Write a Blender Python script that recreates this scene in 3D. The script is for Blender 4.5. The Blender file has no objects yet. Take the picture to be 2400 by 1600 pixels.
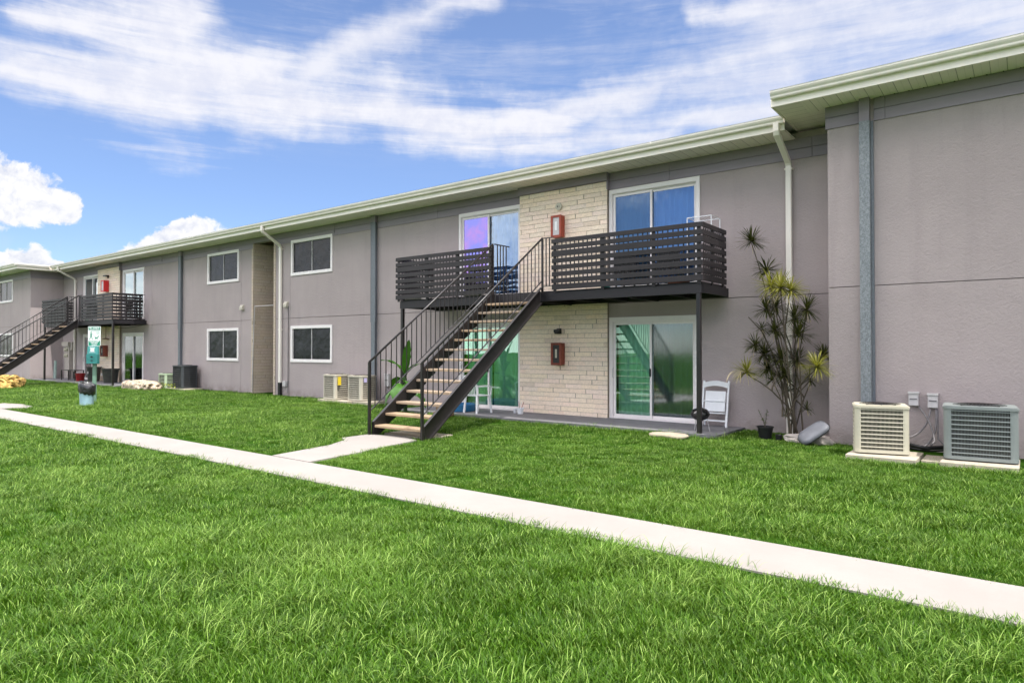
import bpy, math, random
import numpy as np
from mathutils import Vector, Matrix
random.seed(7); np.random.seed(7)
S = bpy.context.scene
COL = S.collection
R = math.radians

# ------------------------------------------------------------------ camera
cd = bpy.data.cameras.new('camera'); cam = bpy.data.objects.new('camera', cd); COL.objects.link(cam)
cd.sensor_width = 36; cd.lens = 1561/2400*36; cd.clip_end = 2000; cd.clip_start = 0.05
PIT = R(0.8)
Fw = Vector((-.6124*math.cos(PIT), .7904*math.cos(PIT), math.sin(PIT)))
cam.location = (0, 0, 1.6)
cam.rotation_euler = Fw.to_track_quat('-Z', 'Y').to_euler()
cd.shift_y = -(800-793.2)/2400
S.camera = cam
S.render.resolution_x = 1024; S.render.resolution_y = 682
S.view_settings.view_transform = 'Standard'; S.view_settings.look = 'None'
S.view_settings.exposure = 1.3; S.view_settings.gamma = 1

# ------------------------------------------------------------------ sun
SV = Vector((.446, -.085, 1)).normalized()
ELEV = math.asin(SV.z); AZ = math.atan2(SV.x, SV.y)
sl = bpy.data.lights.new('sun', 'SUN'); sl.energy = 2.05; sl.angle = R(.55); sl.color = (1, .965, .9)
so = bpy.data.objects.new('sun', sl); COL.objects.link(so)
so.rotation_euler = SV.to_track_quat('Z', 'Y').to_euler(); so.location = (0, 0, 30)

# ------------------------------------------------------------------ node helpers
class NT:
    def __init__(s, tree): s.t = tree; s.n = tree.nodes; s.l = tree.links
    def new(s, typ, **kw):
        n = s.n.new(typ)
        for k, v in kw.items():
            setattr(n, k, v)
        return n
    def put(s, sock, v):
        if isinstance(v, (int, float)): sock.default_value = v
        elif isinstance(v, (tuple, list)):
            sock.default_value = tuple(v) + ((1,) if len(v) == 3 and len(sock.default_value) == 4 else ())
        else: s.l.new(v, sock)
    def m(s, op, a, b=0.0, c=None, clamp=False):
        n = s.new('ShaderNodeMath', operation=op, use_clamp=clamp); s.put(n.inputs[0], a); s.put(n.inputs[1], b)
        if c is not None: s.put(n.inputs[2], c)
        return n.outputs[0]
    def ss(s, v, a, b, lo=0., hi=1.):
        n = s.new('ShaderNodeMapRange', interpolation_type='SMOOTHSTEP'); s.put(n.inputs[0], v)
        n.inputs[1].default_value = a; n.inputs[2].default_value = b; n.inputs[3].default_value = lo; n.inputs[4].default_value = hi
        return n.outputs[0]
    def lin(s, v, a, b, lo=0., hi=1.):
        n = s.new('ShaderNodeMapRange'); s.put(n.inputs[0], v)
        n.inputs[1].default_value = a; n.inputs[2].default_value = b; n.inputs[3].default_value = lo; n.inputs[4].default_value = hi
        return n.outputs[0]
    def noise(s, vec, scale, detail=4, rough=.5, dist=0., out=0):
        n = s.new('ShaderNodeTexNoise'); 
        if vec is not None: s.put(n.inputs['Vector'], vec)
        n.inputs['Scale'].default_value = scale; n.inputs['Detail'].default_value = detail
        n.inputs['Roughness'].default_value = rough; n.inputs['Distortion'].default_value = dist
        return n.outputs[out]
    def mix(s, f, a, b, blend='MIX'):
        n = s.new('ShaderNodeMix', data_type='RGBA', blend_type=blend); s.put(n.inputs[0], f); s.put(n.inputs[6], a); s.put(n.inputs[7], b)
        return n.outputs[2]
    def comb(s, x, y, z=0.):
        n = s.new('ShaderNodeCombineXYZ'); s.put(n.inputs[0], x); s.put(n.inputs[1], y); s.put(n.inputs[2], z); return n.outputs[0]
    def bump(s, h, strength, dist=.01):
        n = s.new('ShaderNodeBump'); n.inputs['Strength'].default_value = strength; n.inputs['Distance'].default_value = dist
        s.put(n.inputs['Height'], h); return n.outputs[0]
    def map(s, vec, scale=(1, 1, 1), rot=(0, 0, 0), loc=(0, 0, 0)):
        n = s.new('ShaderNodeMapping'); s.put(n.inputs[0], vec); n.inputs[1].default_value = loc; n.inputs[2].default_value = rot; n.inputs[3].default_value = scale
        return n.outputs[0]

# ------------------------------------------------------------------ world: sky with clouds, laid out by azimuth and elevation
W = bpy.data.worlds.new('World'); S.world = W; W.use_nodes = True
N = NT(W.node_tree); N.n.clear()
sky = N.new('ShaderNodeTexSky', sky_type='NISHITA', sun_disc=False)
sky.sun_elevation = ELEV; sky.sun_rotation = AZ; sky.air_density = 1.0; sky.dust_density = .35; sky.ozone_density = 2.2
tc = N.new('ShaderNodeTexCoord'); sp = N.new('ShaderNodeSeparateXYZ'); N.l.new(tc.outputs['Generated'], sp.inputs[0])
dx, dy, dz = sp.outputs
# azimuth in degrees, 0 towards the far corner of the lawn, growing to the right
az = N.m('MULTIPLY', N.m('ARCTAN2', N.m('ADD', N.m('MULTIPLY', dx, .7904), N.m('MULTIPLY', dy, .6124)),
                        N.m('ADD', N.m('MULTIPLY', dx, -.6124), N.m('MULTIPLY', dy, .7904))), 57.2958)
el = N.m('MULTIPLY', N.m('ARCSINE', dz), 57.2958)
uv = N.comb(az, el)
def wob(vec, sc, amt, det=5):
    c = N.noise(vec, sc, det, .6, out=1)
    a = N.new('ShaderNodeVectorMath', operation='SUBTRACT'); N.l.new(c, a.inputs[0]); a.inputs[1].default_value = (.5, .5, .5)
    b = N.new('ShaderNodeVectorMath', operation='SCALE'); N.l.new(a.outputs[0], b.inputs[0]); b.inputs['Scale'].default_value = amt
    d = N.new('ShaderNodeVectorMath', operation='ADD'); N.put(d.inputs[0], vec); N.l.new(b.outputs[0], d.inputs[1]); return d.outputs[0]
def ang(px, py):       # overview pixel -> (azimuth, elevation)
    px *= 1.0204; py *= 1.0204
    a = (px-1200)/1561; b = (815-py)/1561
    return math.degrees(math.atan(a)), math.degrees(math.atan(b/math.sqrt(1+a*a)))
def capsule(vec, p0, p1, r0, r1=None):
    """soft tapered band between two sky positions; 1 in the core, 0 outside"""
    r1 = r0 if r1 is None else r1
    a = ang(*p0); b = ang(*p1); k = 1.0204/1561*57.3
    s = N.new('ShaderNodeSeparateXYZ'); N.put(s.inputs[0], vec)
    ax, ay = a; bx, by = b; L2 = (bx-ax)**2+(by-ay)**2
    ux = N.m('SUBTRACT', s.outputs[0], ax); uy = N.m('SUBTRACT', s.outputs[1], ay)
    t = N.m('DIVIDE', N.m('ADD', N.m('MULTIPLY', ux, bx-ax), N.m('MULTIPLY', uy, by-ay)), L2, clamp=True)
    ex = N.m('SUBTRACT', ux, N.m('MULTIPLY', t, bx-ax)); ey = N.m('SUBTRACT', uy, N.m('MULTIPLY', t, by-ay))
    d = N.m('SQRT', N.m('ADD', N.m('MULTIPLY', ex, ex), N.m('MULTIPLY', ey, ey)))
    rr = N.m('ADD', N.m('MULTIPLY', t, (r1-r0)*k), r0*k)
    return N.m('SUBTRACT', 1.0, N.m('DIVIDE', d, rr))
def union(vals):
    o = vals[0]
    for v in vals[1:]:
        n = N.new('ShaderNodeMath', operation='SMOOTH_MAX'); N.put(n.inputs[0], o); N.put(n.inputs[1], v); n.inputs[2].default_value = .25; o = n.outputs[0]
    return o
wuv = wob(wob(uv, .045, 6., 3), .22, 2.6, 6)
# wind-drawn fibres: falling to the right on the left of the view, rising to the right on the right
sA = N.noise(wob(N.map(uv, (.035, .42, 1), (0, 0, R(24))), 1.0, .55, 4), 1.0, 8, .64)
sB = N.noise(wob(N.map(uv, (.035, .36, 1), (0, 0, R(-27))), 1.0, .6, 4), 1.0, 8, .66)
puff = N.noise(wob(uv, .2, 2.5, 4), .16, 7, .62)
fine = N.noise(uv, .5, 8, .65)
bandA = union([capsule(wuv, (60, 130), (330, 175), 70, 120), capsule(wuv, (330, 175), (620, 220), 120, 90),
               capsule(wuv, (600, 235), (900, 265), 85, 62), capsule(wuv, (880, 265), (1290, 300), 66, 70),
               capsule(wuv, (60, 20), (420, 60), 40, 75)])
bandB = union([capsule(wuv, (640, 235), (830, 110), 50, 48), capsule(wuv, (830, 110), (1130, -20), 50, 42),
               capsule(wuv, (1280, 270), (1560, 180), 40, 42), capsule(wuv, (1560, 190), (1800, 120), 70, 130),
               capsule(wuv, (1800, 110), (2350, 10), 110, 150), capsule(wuv, (1330, 320), (1800, 250), 48, 60),
               capsule(wuv, (1600, 40), (1760, 20), 26, 40)])
dA = N.m('MULTIPLY', N.ss(N.m('ADD', bandA, N.m('ADD', N.m('MULTIPLY', N.m('SUBTRACT', sA, .5), 2.6), N.m('MULTIPLY', N.m('SUBTRACT', puff, .5), 1.3))), -.30, .95), .97)
dB = N.m('MULTIPLY', N.ss(N.m('ADD', bandB, N.m('ADD', N.m('MULTIPLY', N.m('SUBTRACT', sB, .5), 2.8), N.m('MULTIPLY', N.m('SUBTRACT', puff, .5), 1.3))), -.45, 1.15), .88)
veil = N.m('MULTIPLY', N.ss(N.m('ADD', N.m('MULTIPLY', sB, .75), N.m('MULTIPLY', puff, .25)), .44, .72), N.ss(el, 13, 24, 0, .48))
# the rest of the sky dome (behind the camera and overhead): scattered cloud, out of view, brightened as added fill light for the facade
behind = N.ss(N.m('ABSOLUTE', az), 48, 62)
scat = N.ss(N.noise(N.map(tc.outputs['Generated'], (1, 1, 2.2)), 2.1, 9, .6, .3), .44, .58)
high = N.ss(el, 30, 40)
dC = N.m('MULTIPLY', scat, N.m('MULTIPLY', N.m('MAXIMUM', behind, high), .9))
cirrus = N.m('MAXIMUM', N.m('MAXIMUM', dA, dB), veil)
# cumulus: billowy, with firm edges
cuv = wob(wob(uv, .35, 1.6, 2), 1.3, .75, 6)
cum = union([capsule(cuv, (-40, 440), (60, 450), 75, 62), capsule(cuv, (60, 450), (150, 478), 55, 30), capsule(cuv, (-60, 480), (160, 486), 22, 20)])
cum2 = union([capsule(cuv, (-30, 610), (80, 600), 28, 34), capsule(cuv, (60, 600), (130, 612), 30, 16)])
cum3 = union([capsule(cuv, (330, 590), (430, 535), 40, 38), capsule(cuv, (430, 530), (520, 580), 38, 60), capsule(cuv, (300, 600), (560, 610), 40)])
billow = N.noise(cuv, .9, 6, .62)
cm = N.m('MAXIMUM', cum, N.m('MAXIMUM', cum2, cum3))
cden = N.ss(N.m('ADD', cm, N.m('MULTIPLY', N.m('SUBTRACT', billow, .5), .9)), .05, .3)
low = N.m('MULTIPLY', N.ss(N.noise(uv, .22, 8, .6), .52, .7), N.ss(el, 9, 3, 0, .55))
# sky colour: deepen and balance Nishita a little
hsv = N.new('ShaderNodeHueSaturation'); hsv.inputs['Hue'].default_value = .512; hsv.inputs['Saturation'].default_value = 1.08; hsv.inputs['Value'].default_value = 1.0
N.l.new(N.mix(1., sky.outputs[0], N.mix(N.ss(el, 2, 26), (.74, .80, .90), (1.12, 1.10, 1.05)), 'MULTIPLY'), hsv.inputs['Color'])
cshade = N.ss(N.m('ADD', billow, N.m('MULTIPLY', fine, .5)), .45, .85)
circ = N.mix(N.ss(N.m('ADD', sA, fine), .8, 1.2), (4.3, 4.4, 5.0), (5.0, 5.0, 5.3))
cumc = N.mix(cshade, (3.7, 3.9, 4.6), (5.4, 5.4, 5.5))
c1 = N.mix(cirrus, hsv.outputs[0], circ)
c2 = N.mix(low, c1, (4.2, 4.3, 4.8))
c3 = N.mix(cden, c2, cumc)
lum = N.ss(el, 12, 34)
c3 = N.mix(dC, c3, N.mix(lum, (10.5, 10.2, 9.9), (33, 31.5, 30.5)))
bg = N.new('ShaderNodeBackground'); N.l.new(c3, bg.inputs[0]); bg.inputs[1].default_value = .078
wo = N.new('ShaderNodeOutputWorld'); N.l.new(bg.outputs[0], wo.inputs[0])

# ------------------------------------------------------------------ materials
def mat(name, col, rough=.6, metal=0., spec=.4, noise=None, bump=None, attr=None):
    """noise=(scale, amount, stretch)  bump=(scale, strength, dist)"""
    m = bpy.data.materials.new(name); m.use_nodes = True; T = NT(m.node_tree); b = T.n['Principled BSDF']
    tc = T.new('ShaderNodeTexCoord'); c = col + (1,) if len(col) == 3 else col
    out = None
    b.inputs['Base Color'].default_value = c; b.inputs['Roughness'].default_value = rough; b.inputs['Metallic'].default_value = metal
    b.inputs['Specular IOR Level'].default_value = spec
    if noise:
        sc, amt, st = noise
        v = T.map(tc.outputs['Object'], st)
        f = T.noise(v, sc, 6, .6); f2 = T.noise(tc.outputs['Object'], sc*.13+.15, 3, .5)
        f = T.m('ADD', T.m('MULTIPLY', f, .6), T.m('MULTIPLY', f2, .4))
        out = T.mix(T.ss(f, .3, .7), tuple(x*(1-amt) for x in col), tuple(min(1, x*(1+amt)) for x in col))
    if attr:
        a = T.new('ShaderNodeAttribute', attribute_name=attr)
        out = T.mix(1.0, out if out else col, a.outputs['Color'], 'MULTIPLY')
    if out: T.l.new(out, b.inputs['Base Color'])
    if bump:
        h = T.noise(tc.outputs['Object'], bump[0], 5, .6)
        T.l.new(T.bump(h, bump[1], bump[2]), b.inputs['Normal'])
    m['_'] = 1
    return m
U = (1, 1, 1)
M = {}
def stucco(name, col):
    m = bpy.data.materials.new(name); m.use_nodes = True; T = NT(m.node_tree); b = T.n['Principled BSDF']
    o = T.new('ShaderNodeTexCoord').outputs['Object']
    big = T.noise(o, .55, 5, .6); grain = T.noise(o, 70, 3, .6); drip = T.noise(T.map(o, (2.2, 2.2, .18)), 1.4, 5, .6)
    s = T.new('ShaderNodeSeparateXYZ'); T.l.new(o, s.inputs[0])
    c = T.mix(T.ss(big, .3, .7), tuple(x*.93 for x in col), tuple(x*1.05 for x in col))
    c = T.mix(T.ss(drip, .50, .75, 0, .30), c, tuple(x*.72 for x in col))
    splash = T.m('MULTIPLY', T.ss(s.outputs[2], .34, .02, 0, .5), T.ss(T.noise(o, 3, 6, .7), .35, .65))
    c = T.mix(splash, c, (.16, .13, .10))
    c = T.mix(T.ss(grain, .3, .7, 0, .16), c, tuple(x*.7 for x in col))
    T.l.new(c, b.inputs['Base Color']); b.inputs['Roughness'].default_value = .92; b.inputs['Specular IOR Level'].default_value = .15
    h = T.m('ADD', T.m('MULTIPLY', T.noise(o, 22, 6, .72, .6), 1.0), T.m('MULTIPLY', T.noise(o, 6, 3, .5), .5))
    T.l.new(T.bump(h, .75, .02), b.inputs['Normal']); return m
M['stucco'] = stucco('stucco', (.415, .355, .352))
M['stucco_dark'] = stucco('stucco_joint', (.15, .13, .13))
M['frieze'] = mat('painted_frieze_board', (.25, .215, .25), .55, noise=(2.5, .1, (.3, 1, 4)), bump=(30, .15, .004))
M['frieze2'] = mat('painted_frieze_board_lower', (.27, .232, .275), .55, noise=(2.5, .1, (.3, 1, 4)), bump=(30, .15, .004))
M['white'] = mat('white_vinyl', (.84, .79, .78), .38, noise=(5, .04, U))
M['gutter'] = mat('aluminium_gutter', (.84, .78, .71), .35, noise=(1.2, .07, (3, 1, 1)))
M['fascia'] = mat('white_fascia', (.93, .86, .78), .4, noise=(1.5, .04, (3, 1, 1)))
M['roof'] = mat('white_roof_edge', (.75, .75, .75), .6)
M['iron'] = mat('brown_black_iron', (.013, .0105, .0105), .33, spec=.55, noise=(14, .4, U), bump=(60, .2, .002))
M['slat'] = mat('stained_slat', (.017, .014, .016), .5, noise=(9, .35, (.12, 1, 3)), bump=(24, .3, .003))
M['beam'] = mat('dark_beam_paint', (.015, .013, .016), .5, noise=(8, .3, (.2, 1, 3)), bump=(20, .25, .003))
M['concrete'] = mat('concrete_pad', (.42, .37, .29), .9, noise=(7, .16, U), bump=(60, .4, .004))
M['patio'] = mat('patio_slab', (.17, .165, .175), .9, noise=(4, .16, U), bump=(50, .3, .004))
M['black'] = mat('black_plastic', (.012, .012, .013), .4, noise=(10, .2, U))
M['screen'] = None
M['plastic_white'] = mat('white_resin', (.78, .79, .82), .35, noise=(12, .03, U))
M['orange_box'] = mat('faded_red_cabinet', (.30, .052, .026), .45, noise=(12, .22, U))
M['rust_box'] = mat('rusty_red_cabinet', (.19, .045, .027), .6, noise=(12, .35, U), bump=(40, .3, .003))
M['red_box'] = mat('bright_red_cabinet', (.55, .02, .025), .35, noise=(10, .1, U))
M['green_paint'] = mat('green_enamel', (.035, .20, .19), .4, noise=(8, .15, U))
M['green_light'] = mat('green_enamel_hood', (.07, .30, .29), .4, noise=(8, .12, U))
M['green_post'] = mat('green_post_paint', (.16, .27, .20), .55, noise=(8, .2, U))
M['sign_white'] = mat('sign_white', (.80, .82, .82), .4)
M['sign_green'] = mat('sign_green', (.012, .23, .14), .4)
M['bin_blue'] = mat('pale_blue_bin', (.42, .62, .72), .5, noise=(5, .12, U))
M['red'] = mat('red_plastic', (.25, .01, .012), .4, noise=(9, .2, U))
M['dark_bin'] = mat('dark_bin', (.035, .036, .03), .45, noise=(9, .3, U))
M['meter'] = mat('grey_meter_cabinet', (.46, .41, .37), .6, noise=(7, .1, U))
M['panel'] = mat('pale_green_panel', (.30, .40, .36), .6, noise=(5, .15, U))
M['grill'] = mat('black_enamel', (.012, .012, .013), .15, spec=.7)
M['terracotta'] = mat('brown_planter', (.16, .055, .035), .6, noise=(12, .3, U))
M['pvc'] = mat('grey_conduit', (.15, .14, .145), .5, noise=(20, .2, U))
M['elec'] = mat('grey_steel_box', (.52, .50, .50), .45, noise=(10, .08, U))
M['soil'] = mat('potting_soil', (.03, .02, .014), .95, bump=(60, .6, .01))
M['blue_mat'] = mat('blue_plastic', (.015, .13, .28), .5, noise=(9, .15, U))
M['purple'] = mat('purple_cloth', (.09, .03, .10), .9)
M['log'] = mat('split_log', (.22, .15, .09), .9, noise=(14, .45, (1, 1, .3)), bump=(40, .6, .01))
M['limestone'] = mat('pitted_limestone', (.58, .46, .34), .9, noise=(13, .75, U), bump=(16, 1., .08))
M['orange_stone'] = mat('orange_limestone', (.75, .42, .13), .9, noise=(9, .65, U), bump=(12, 1., .10))
M['flagstone'] = mat('pale_flagstone', (.34, .29, .22), .9, noise=(9, .15, U), bump=(40, .5, .006))
M['bark'] = mat('dracaena_bark', (.085, .068, .048), .85, noise=(30, .3, (1, 1, 3)), bump=(70, .6, .004))
M['lid_grey'] = mat('grey_plastic_lid', (.14, .145, .165), .5, noise=(8, .15, U))
M['yellow'] = mat('yellow_sticker', (.75, .55, .03), .5)
M['sticker'] = mat('pale_sticker', (.5, .45, .7), .5)
M['leaf_yellow'] = mat('creeper_leaf', (.35, .40, .05), .6)

# galvanised, mottled column
def galv(name, a, b_):
    m = bpy.data.materials.new(name); m.use_nodes = True; T = NT(m.node_tree); b = T.n['Principled BSDF']
    o = T.new('ShaderNodeTexCoord').outputs['Object']
    f = T.ss(T.noise(T.map(o, (1, 1, .7)), 34, 5, .65, 1.2), .38, .62)
    T.l.new(T.mix(f, a, b_), b.inputs['Base Color']); b.inputs['Roughness'].default_value = .5
    T.l.new(T.bump(f, .25, .004), b.inputs['Normal']); return m
M['galv'] = galv('mottled_blue_grey_steel', (.15, .165, .18), (.27, .29, .31))
M['column'] = galv('slate_blue_column_paint', (.13, .145, .165), (.165, .185, .21))
# soffit planks
def soffit_mat(name, axis):
    m = bpy.data.materials.new(name); m.use_nodes = True; T = NT(m.node_tree); b = T.n['Principled BSDF']
    o = T.new('ShaderNodeTexCoord').outputs['Object']; s = T.new('ShaderNodeSeparateXYZ'); T.l.new(o, s.inputs[0])
    fr = T.m('FRACT', T.m('MULTIPLY', s.outputs[axis], 1/.2)); e = T.m('ABSOLUTE', T.m('SUBTRACT', fr, .5))
    g = T.ss(e, .465, .49)
    fr2 = T.m('FRACT', T.m('MULTIPLY', s.outputs[axis], 1/.1)); e2 = T.ss(T.m('ABSOLUTE', T.m('SUBTRACT', fr2, .5)), .46, .49, 0, .3)
    gg = T.m('MAXIMUM', g, e2)
    c = T.mix(gg, (.93, .87, .76), (.46, .42, .35)); T.l.new(c, b.inputs['Base Color']); b.inputs['Roughness'].default_value = .5
    T.l.new(T.bump(T.m('SUBTRACT', 1., gg), .6, .01), b.inputs['Normal']); return m
M['soffit'] = soffit_mat('vinyl_soffit', 0)
M['soffit_end'] = soffit_mat('vinyl_soffit_return', 1)
# wood tread
def wood(name, ca, cb):
    m = bpy.data.materials.new(name); m.use_nodes = True; T = NT(m.node_tree); b = T.n['Principled BSDF']
    o = T.new('ShaderNodeTexCoord').outputs['Object']; oi = T.new('ShaderNodeObjectInfo').outputs['Random']
    v = T.map(T.m('ADD', 0, 0), (1, 1, 1)) if False else T.map(o, (.6, 9, 9))
    off = T.new('ShaderNodeVectorMath', operation='ADD'); T.l.new(v, off.inputs[0]); T.l.new(T.comb(T.m('MULTIPLY', oi, 40), oi, 0), off.inputs[1])
    f = T.noise(off.outputs[0], 4, 7, .65, .8); c = T.mix(T.ss(f, .3, .7), ca, cb)
    c = T.mix(T.m('MULTIPLY', oi, .45), c, (.30, .29, .28)); T.l.new(c, b.inputs['Base Color']); b.inputs['Roughness'].default_value = .8
    T.l.new(T.bump(f, .4, .004), b.inputs['Normal']); return m
M['tread'] = wood('weathered_tread_wood', (.24, .155, .085), (.47, .34, .205))
# stone-faced brick
def brick_mat(name, col, mortar=False):
    m = bpy.data.materials.new(name); m.use_nodes = True; T = NT(m.node_tree); b = T.n['Principled BSDF']
    o = T.new('ShaderNodeTexCoord').outputs['Object']; a = T.new('ShaderNodeAttribute', attribute_name='tone').outputs['Color']
    c = T.mix(T.ss(T.noise(o, 26, 6, .7), .3, .7), tuple(x*.88 for x in col), tuple(x*1.06 for x in col))
    c = T.mix(1.0, c, a, 'MULTIPLY')
    T.l.new(c, b.inputs['Base Color']); b.inputs['Roughness'].default_value = .9; b.inputs['Specular IOR Level'].default_value = .2
    T.l.new(T.bump(T.noise(o, 38, 6, .7, .4), .8, .015), b.inputs['Normal']); return m
M['brick'] = brick_mat('split_face_brick', (.93, .785, .65))
M['brick_niche'] = brick_mat('niche_brick', (.55, .465, .38))  # darker copy of the pier brick; dirt and niche shade both in the colour
M['mortar'] = mat('mortar', (.27, .22, .17), .95, noise=(20, .2, U), bump=(50, .4, .004))
M['darkwood'] = mat('stained_plywood', (.05, .028, .02), .9, noise=(6, .5, U))
# glass
def glass(name, refl, tint=(.8, .9, .88), rough=.0, rcol=(1, 1, 1), wave=.014, wscale=1.3):
    m = bpy.data.materials.new(name); m.use_nodes = True; T = NT(m.node_tree); T.n.clear()
    o = T.new('ShaderNodeTexCoord').outputs['Object']
    g = T.new('ShaderNodeBsdfGlossy'); g.inputs['Color'].default_value = rcol+(1,); g.inputs['Roughness'].default_value = rough
    T.l.new(T.bump(T.noise(o, wscale, 2, .5), wave, .1), g.inputs['Normal'])
    t = T.new('ShaderNodeBsdfTransparent'); t.inputs['Color'].default_value = tint+(1,)
    lw = T.new('ShaderNodeFresnel'); lw.inputs['IOR'].default_value = 1.5
    f = T.m('ADD', lw.outputs[0], refl, clamp=True)
    mx = T.new('ShaderNodeMixShader'); T.l.new(f, mx.inputs[0]); T.l.new(t.outputs[0], mx.inputs[1]); T.l.new(g.outputs[0], mx.inputs[2])
    ou = T.new('ShaderNodeOutputMaterial'); T.l.new(mx.outputs[0], ou.inputs[0]); return m, T, g
M['glass_up'] = glass('tinted_upper_glass', .19, (.66, .80, .95), rcol=(.70, .80, .92), wave=.06, wscale=2.2)[0]
M['glass_dull'] = glass('dull_upper_glass', .22, (.55, .68, .76), rcol=(.6, .7, .8), wave=.06)[0]  # duller, greyer pane than the other upper glass
M['glass_low'] = glass('clear_lower_glass', .13, (.80, .97, .90), rcol=(.80, 1.0, .92))[0]
M['glass_dim'] = glass('screened_glass', .16, (.55, .62, .62), rough=.06, rcol=(.9, .95, 1))[0]
M['glass_far'] = glass('far_glass', .38, (.6, .75, .75), rcol=(.85, .95, .97))[0]
gm, T, g = glass('purple_film_glass', .60, (.35, .2, .6))
o = T.new('ShaderNodeTexCoord').outputs['Object']
T.l.new(T.mix(T.ss(T.noise(o, 1.6, 3, .5, .5), .4, .62), (.28, .30, .85), (.48, .30, .76)), g.inputs['Color'])
M['glass_purple'] = gm
def screen_mat():
    m = bpy.data.materials.new('insect_screen'); m.use_nodes = True; T = NT(m.node_tree); b = T.n['Principled BSDF']
    o = T.new('ShaderNodeTexCoord').outputs['Object']
    f = T.noise(T.map(o, (1, 1, 1.6)), 2.4, 5, .6, 1.5)
    T.l.new(T.mix(T.ss(f, .35, .7), (.012, .012, .015), (.028, .028, .034)), b.inputs['Base Color'])
    b.inputs['Roughness'].default_value = .25; b.inputs['Specular IOR Level'].default_value = .3
    T.l.new(T.bump(T.noise(o, 1.8, 2, .5), .35, .08), b.inputs['Normal']); return m
M['screen'] = screen_mat()
M['curtain'] = mat('vertical_blind', (.78, .84, .80), .8)
M['curtain_blue'] = mat('blue_curtain', (.80, .83, .88), .8)
M['room'] = mat('dark_room', (.05, .05, .05), .9)
# AC
M['ac_cream'] = mat('cream_ac_paint', (.50, .47, .37), .42, noise=(6, .06, U))
M['ac_sage'] = mat('grey_green_ac_paint', (.20, .225, .22), .42, noise=(6, .1, U))
M['ac_beige'] = mat('beige_ac_paint', (.50, .46, .38), .45, noise=(6, .08, U))
M['ac_dark'] = mat('charcoal_ac_paint', (.055, .06, .066), .4, noise=(6, .12, U))
M['ac_green'] = mat('pale_green_ac_paint', (.42, .52, .36), .45, noise=(6, .08, U))
M['coil'] = mat('condenser_coil', (.045, .04, .035), .7, noise=(30, .5, (1, 1, .1)))
M['walk'] = None
def walk_mat():
    m = bpy.data.materials.new('pale_concrete_walk'); m.use_nodes = True; T = NT(m.node_tree); b = T.n['Principled BSDF']
    o = T.new('ShaderNodeTexCoord').outputs['Object']
    c = T.mix(T.ss(T.noise(o, 1.1, 6, .6), .3, .7), (.275, .252, .232), (.305, .280, .258))
    c = T.mix(T.ss(T.noise(o, 60, 4, .6), .35, .75, 0, .18), c, (.235, .215, .195))
    T.l.new(c, b.inputs['Base Color']); b.inputs['Roughness'].default_value = .85; b.inputs['Specular IOR Level'].default_value = .2
    T.l.new(T.bump(T.noise(o, 90, 5, .6), .3, .004), b.inputs['Normal']); return m
M['walk'] = walk_mat()
def ground_mat():
    m = bpy.data.materials.new('lawn_soil'); m.use_nodes = True; T = NT(m.node_tree); b = T.n['Principled BSDF']
    o = T.new('ShaderNodeTexCoord').outputs['Object']
    c = T.mix(T.ss(T.noise(o, 3, 8, .7), .35, .65), (.018, .050, .006), (.035, .085, .010))
    c = T.mix(T.ss(T.noise(o, .5, 6, .7), .6, .75, 0, .5), c, (.05, .045, .02))
    T.l.new(c, b.inputs['Base Color']); b.inputs['Roughness'].default_value = 1.; b.inputs['Specular IOR Level'].default_value = 0.
    T.l.new(T.bump(T.noise(o, 40, 6, .7), .8, .03), b.inputs['Normal']); return m
M['ground'] = ground_mat()
def leaf_mat(name, ca, cb, trans=.35, rough=.45, obj_random=True, tip=None, spec=.35, patch=None):
    m = bpy.data.materials.new(name); m.use_nodes = True; T = NT(m.node_tree); b = T.n['Principled BSDF']; ou = T.n['Material Output']
    a = T.new('ShaderNodeAttribute', attribute_name='tone').outputs['Fac']
    oi = T.new('ShaderNodeObjectInfo'); r = oi.outputs['Random']
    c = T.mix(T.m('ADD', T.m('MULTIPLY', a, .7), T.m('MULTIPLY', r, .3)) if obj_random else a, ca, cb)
    if patch:      # drier and greener areas of the lawn, by where each tuft grows
        lo = oi.outputs['Location']
        c = T.mix(T.ss(T.noise(lo, .55, 5, .6), .46, .70, 0, .55), c, patch)
        c = T.mix(T.ss(T.noise(lo, 1.9, 4, .6), .46, .66, 0, .7), c, tuple(x*.38 for x in cb))
        c = T.mix(T.ss(T.noise(lo, 6.5, 3, .6), .58, .72, 0, .6), c, (.24, .34, .08))
    if tip:
        c = T.mix(T.ss(a, .80, .92), c, tip)
    T.l.new(c, b.inputs['Base Color']); b.inputs['Roughness'].default_value = rough; b.inputs['Specular IOR Level'].default_value = spec
    t = T.new('ShaderNodeBsdfTranslucent'); T.l.new(T.mix(1., c, (1.3, 1.35, .6), 'MULTIPLY'), t.inputs[0])
    mx = T.new('ShaderNodeMixShader'); mx.inputs[0].default_value = trans
    T.l.new(b.outputs[0], mx.inputs[1]); T.l.new(t.outputs[0], mx.inputs[2]); T.l.new(mx.outputs[0], ou.inputs[0]); return m
M['grass'] = leaf_mat('grass_blade', (.015, .055, .002), (.118, .250, .014), .18, .42, tip=(.30, .44, .10), spec=.2, patch=(.17, .30, .04))
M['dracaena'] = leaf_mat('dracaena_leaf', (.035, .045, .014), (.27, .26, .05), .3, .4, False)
M['banana'] = leaf_mat('banana_leaf', (.03, .10, .010), (.06, .165, .022), .22, .35, False)
M['dry_leaf'] = leaf_mat('dry_leaf', (.45, .36, .20), (.62, .52, .32), .2, .7, False)
M['potplant'] = leaf_mat('pot_plant_leaf', (.05, .09, .03), (.13, .17, .05), .3, .5, False)
M['bag'] = mat('black_bin_liner', (.010, .010, .011), .16, spec=.8, bump=(9, .9, .03))

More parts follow.
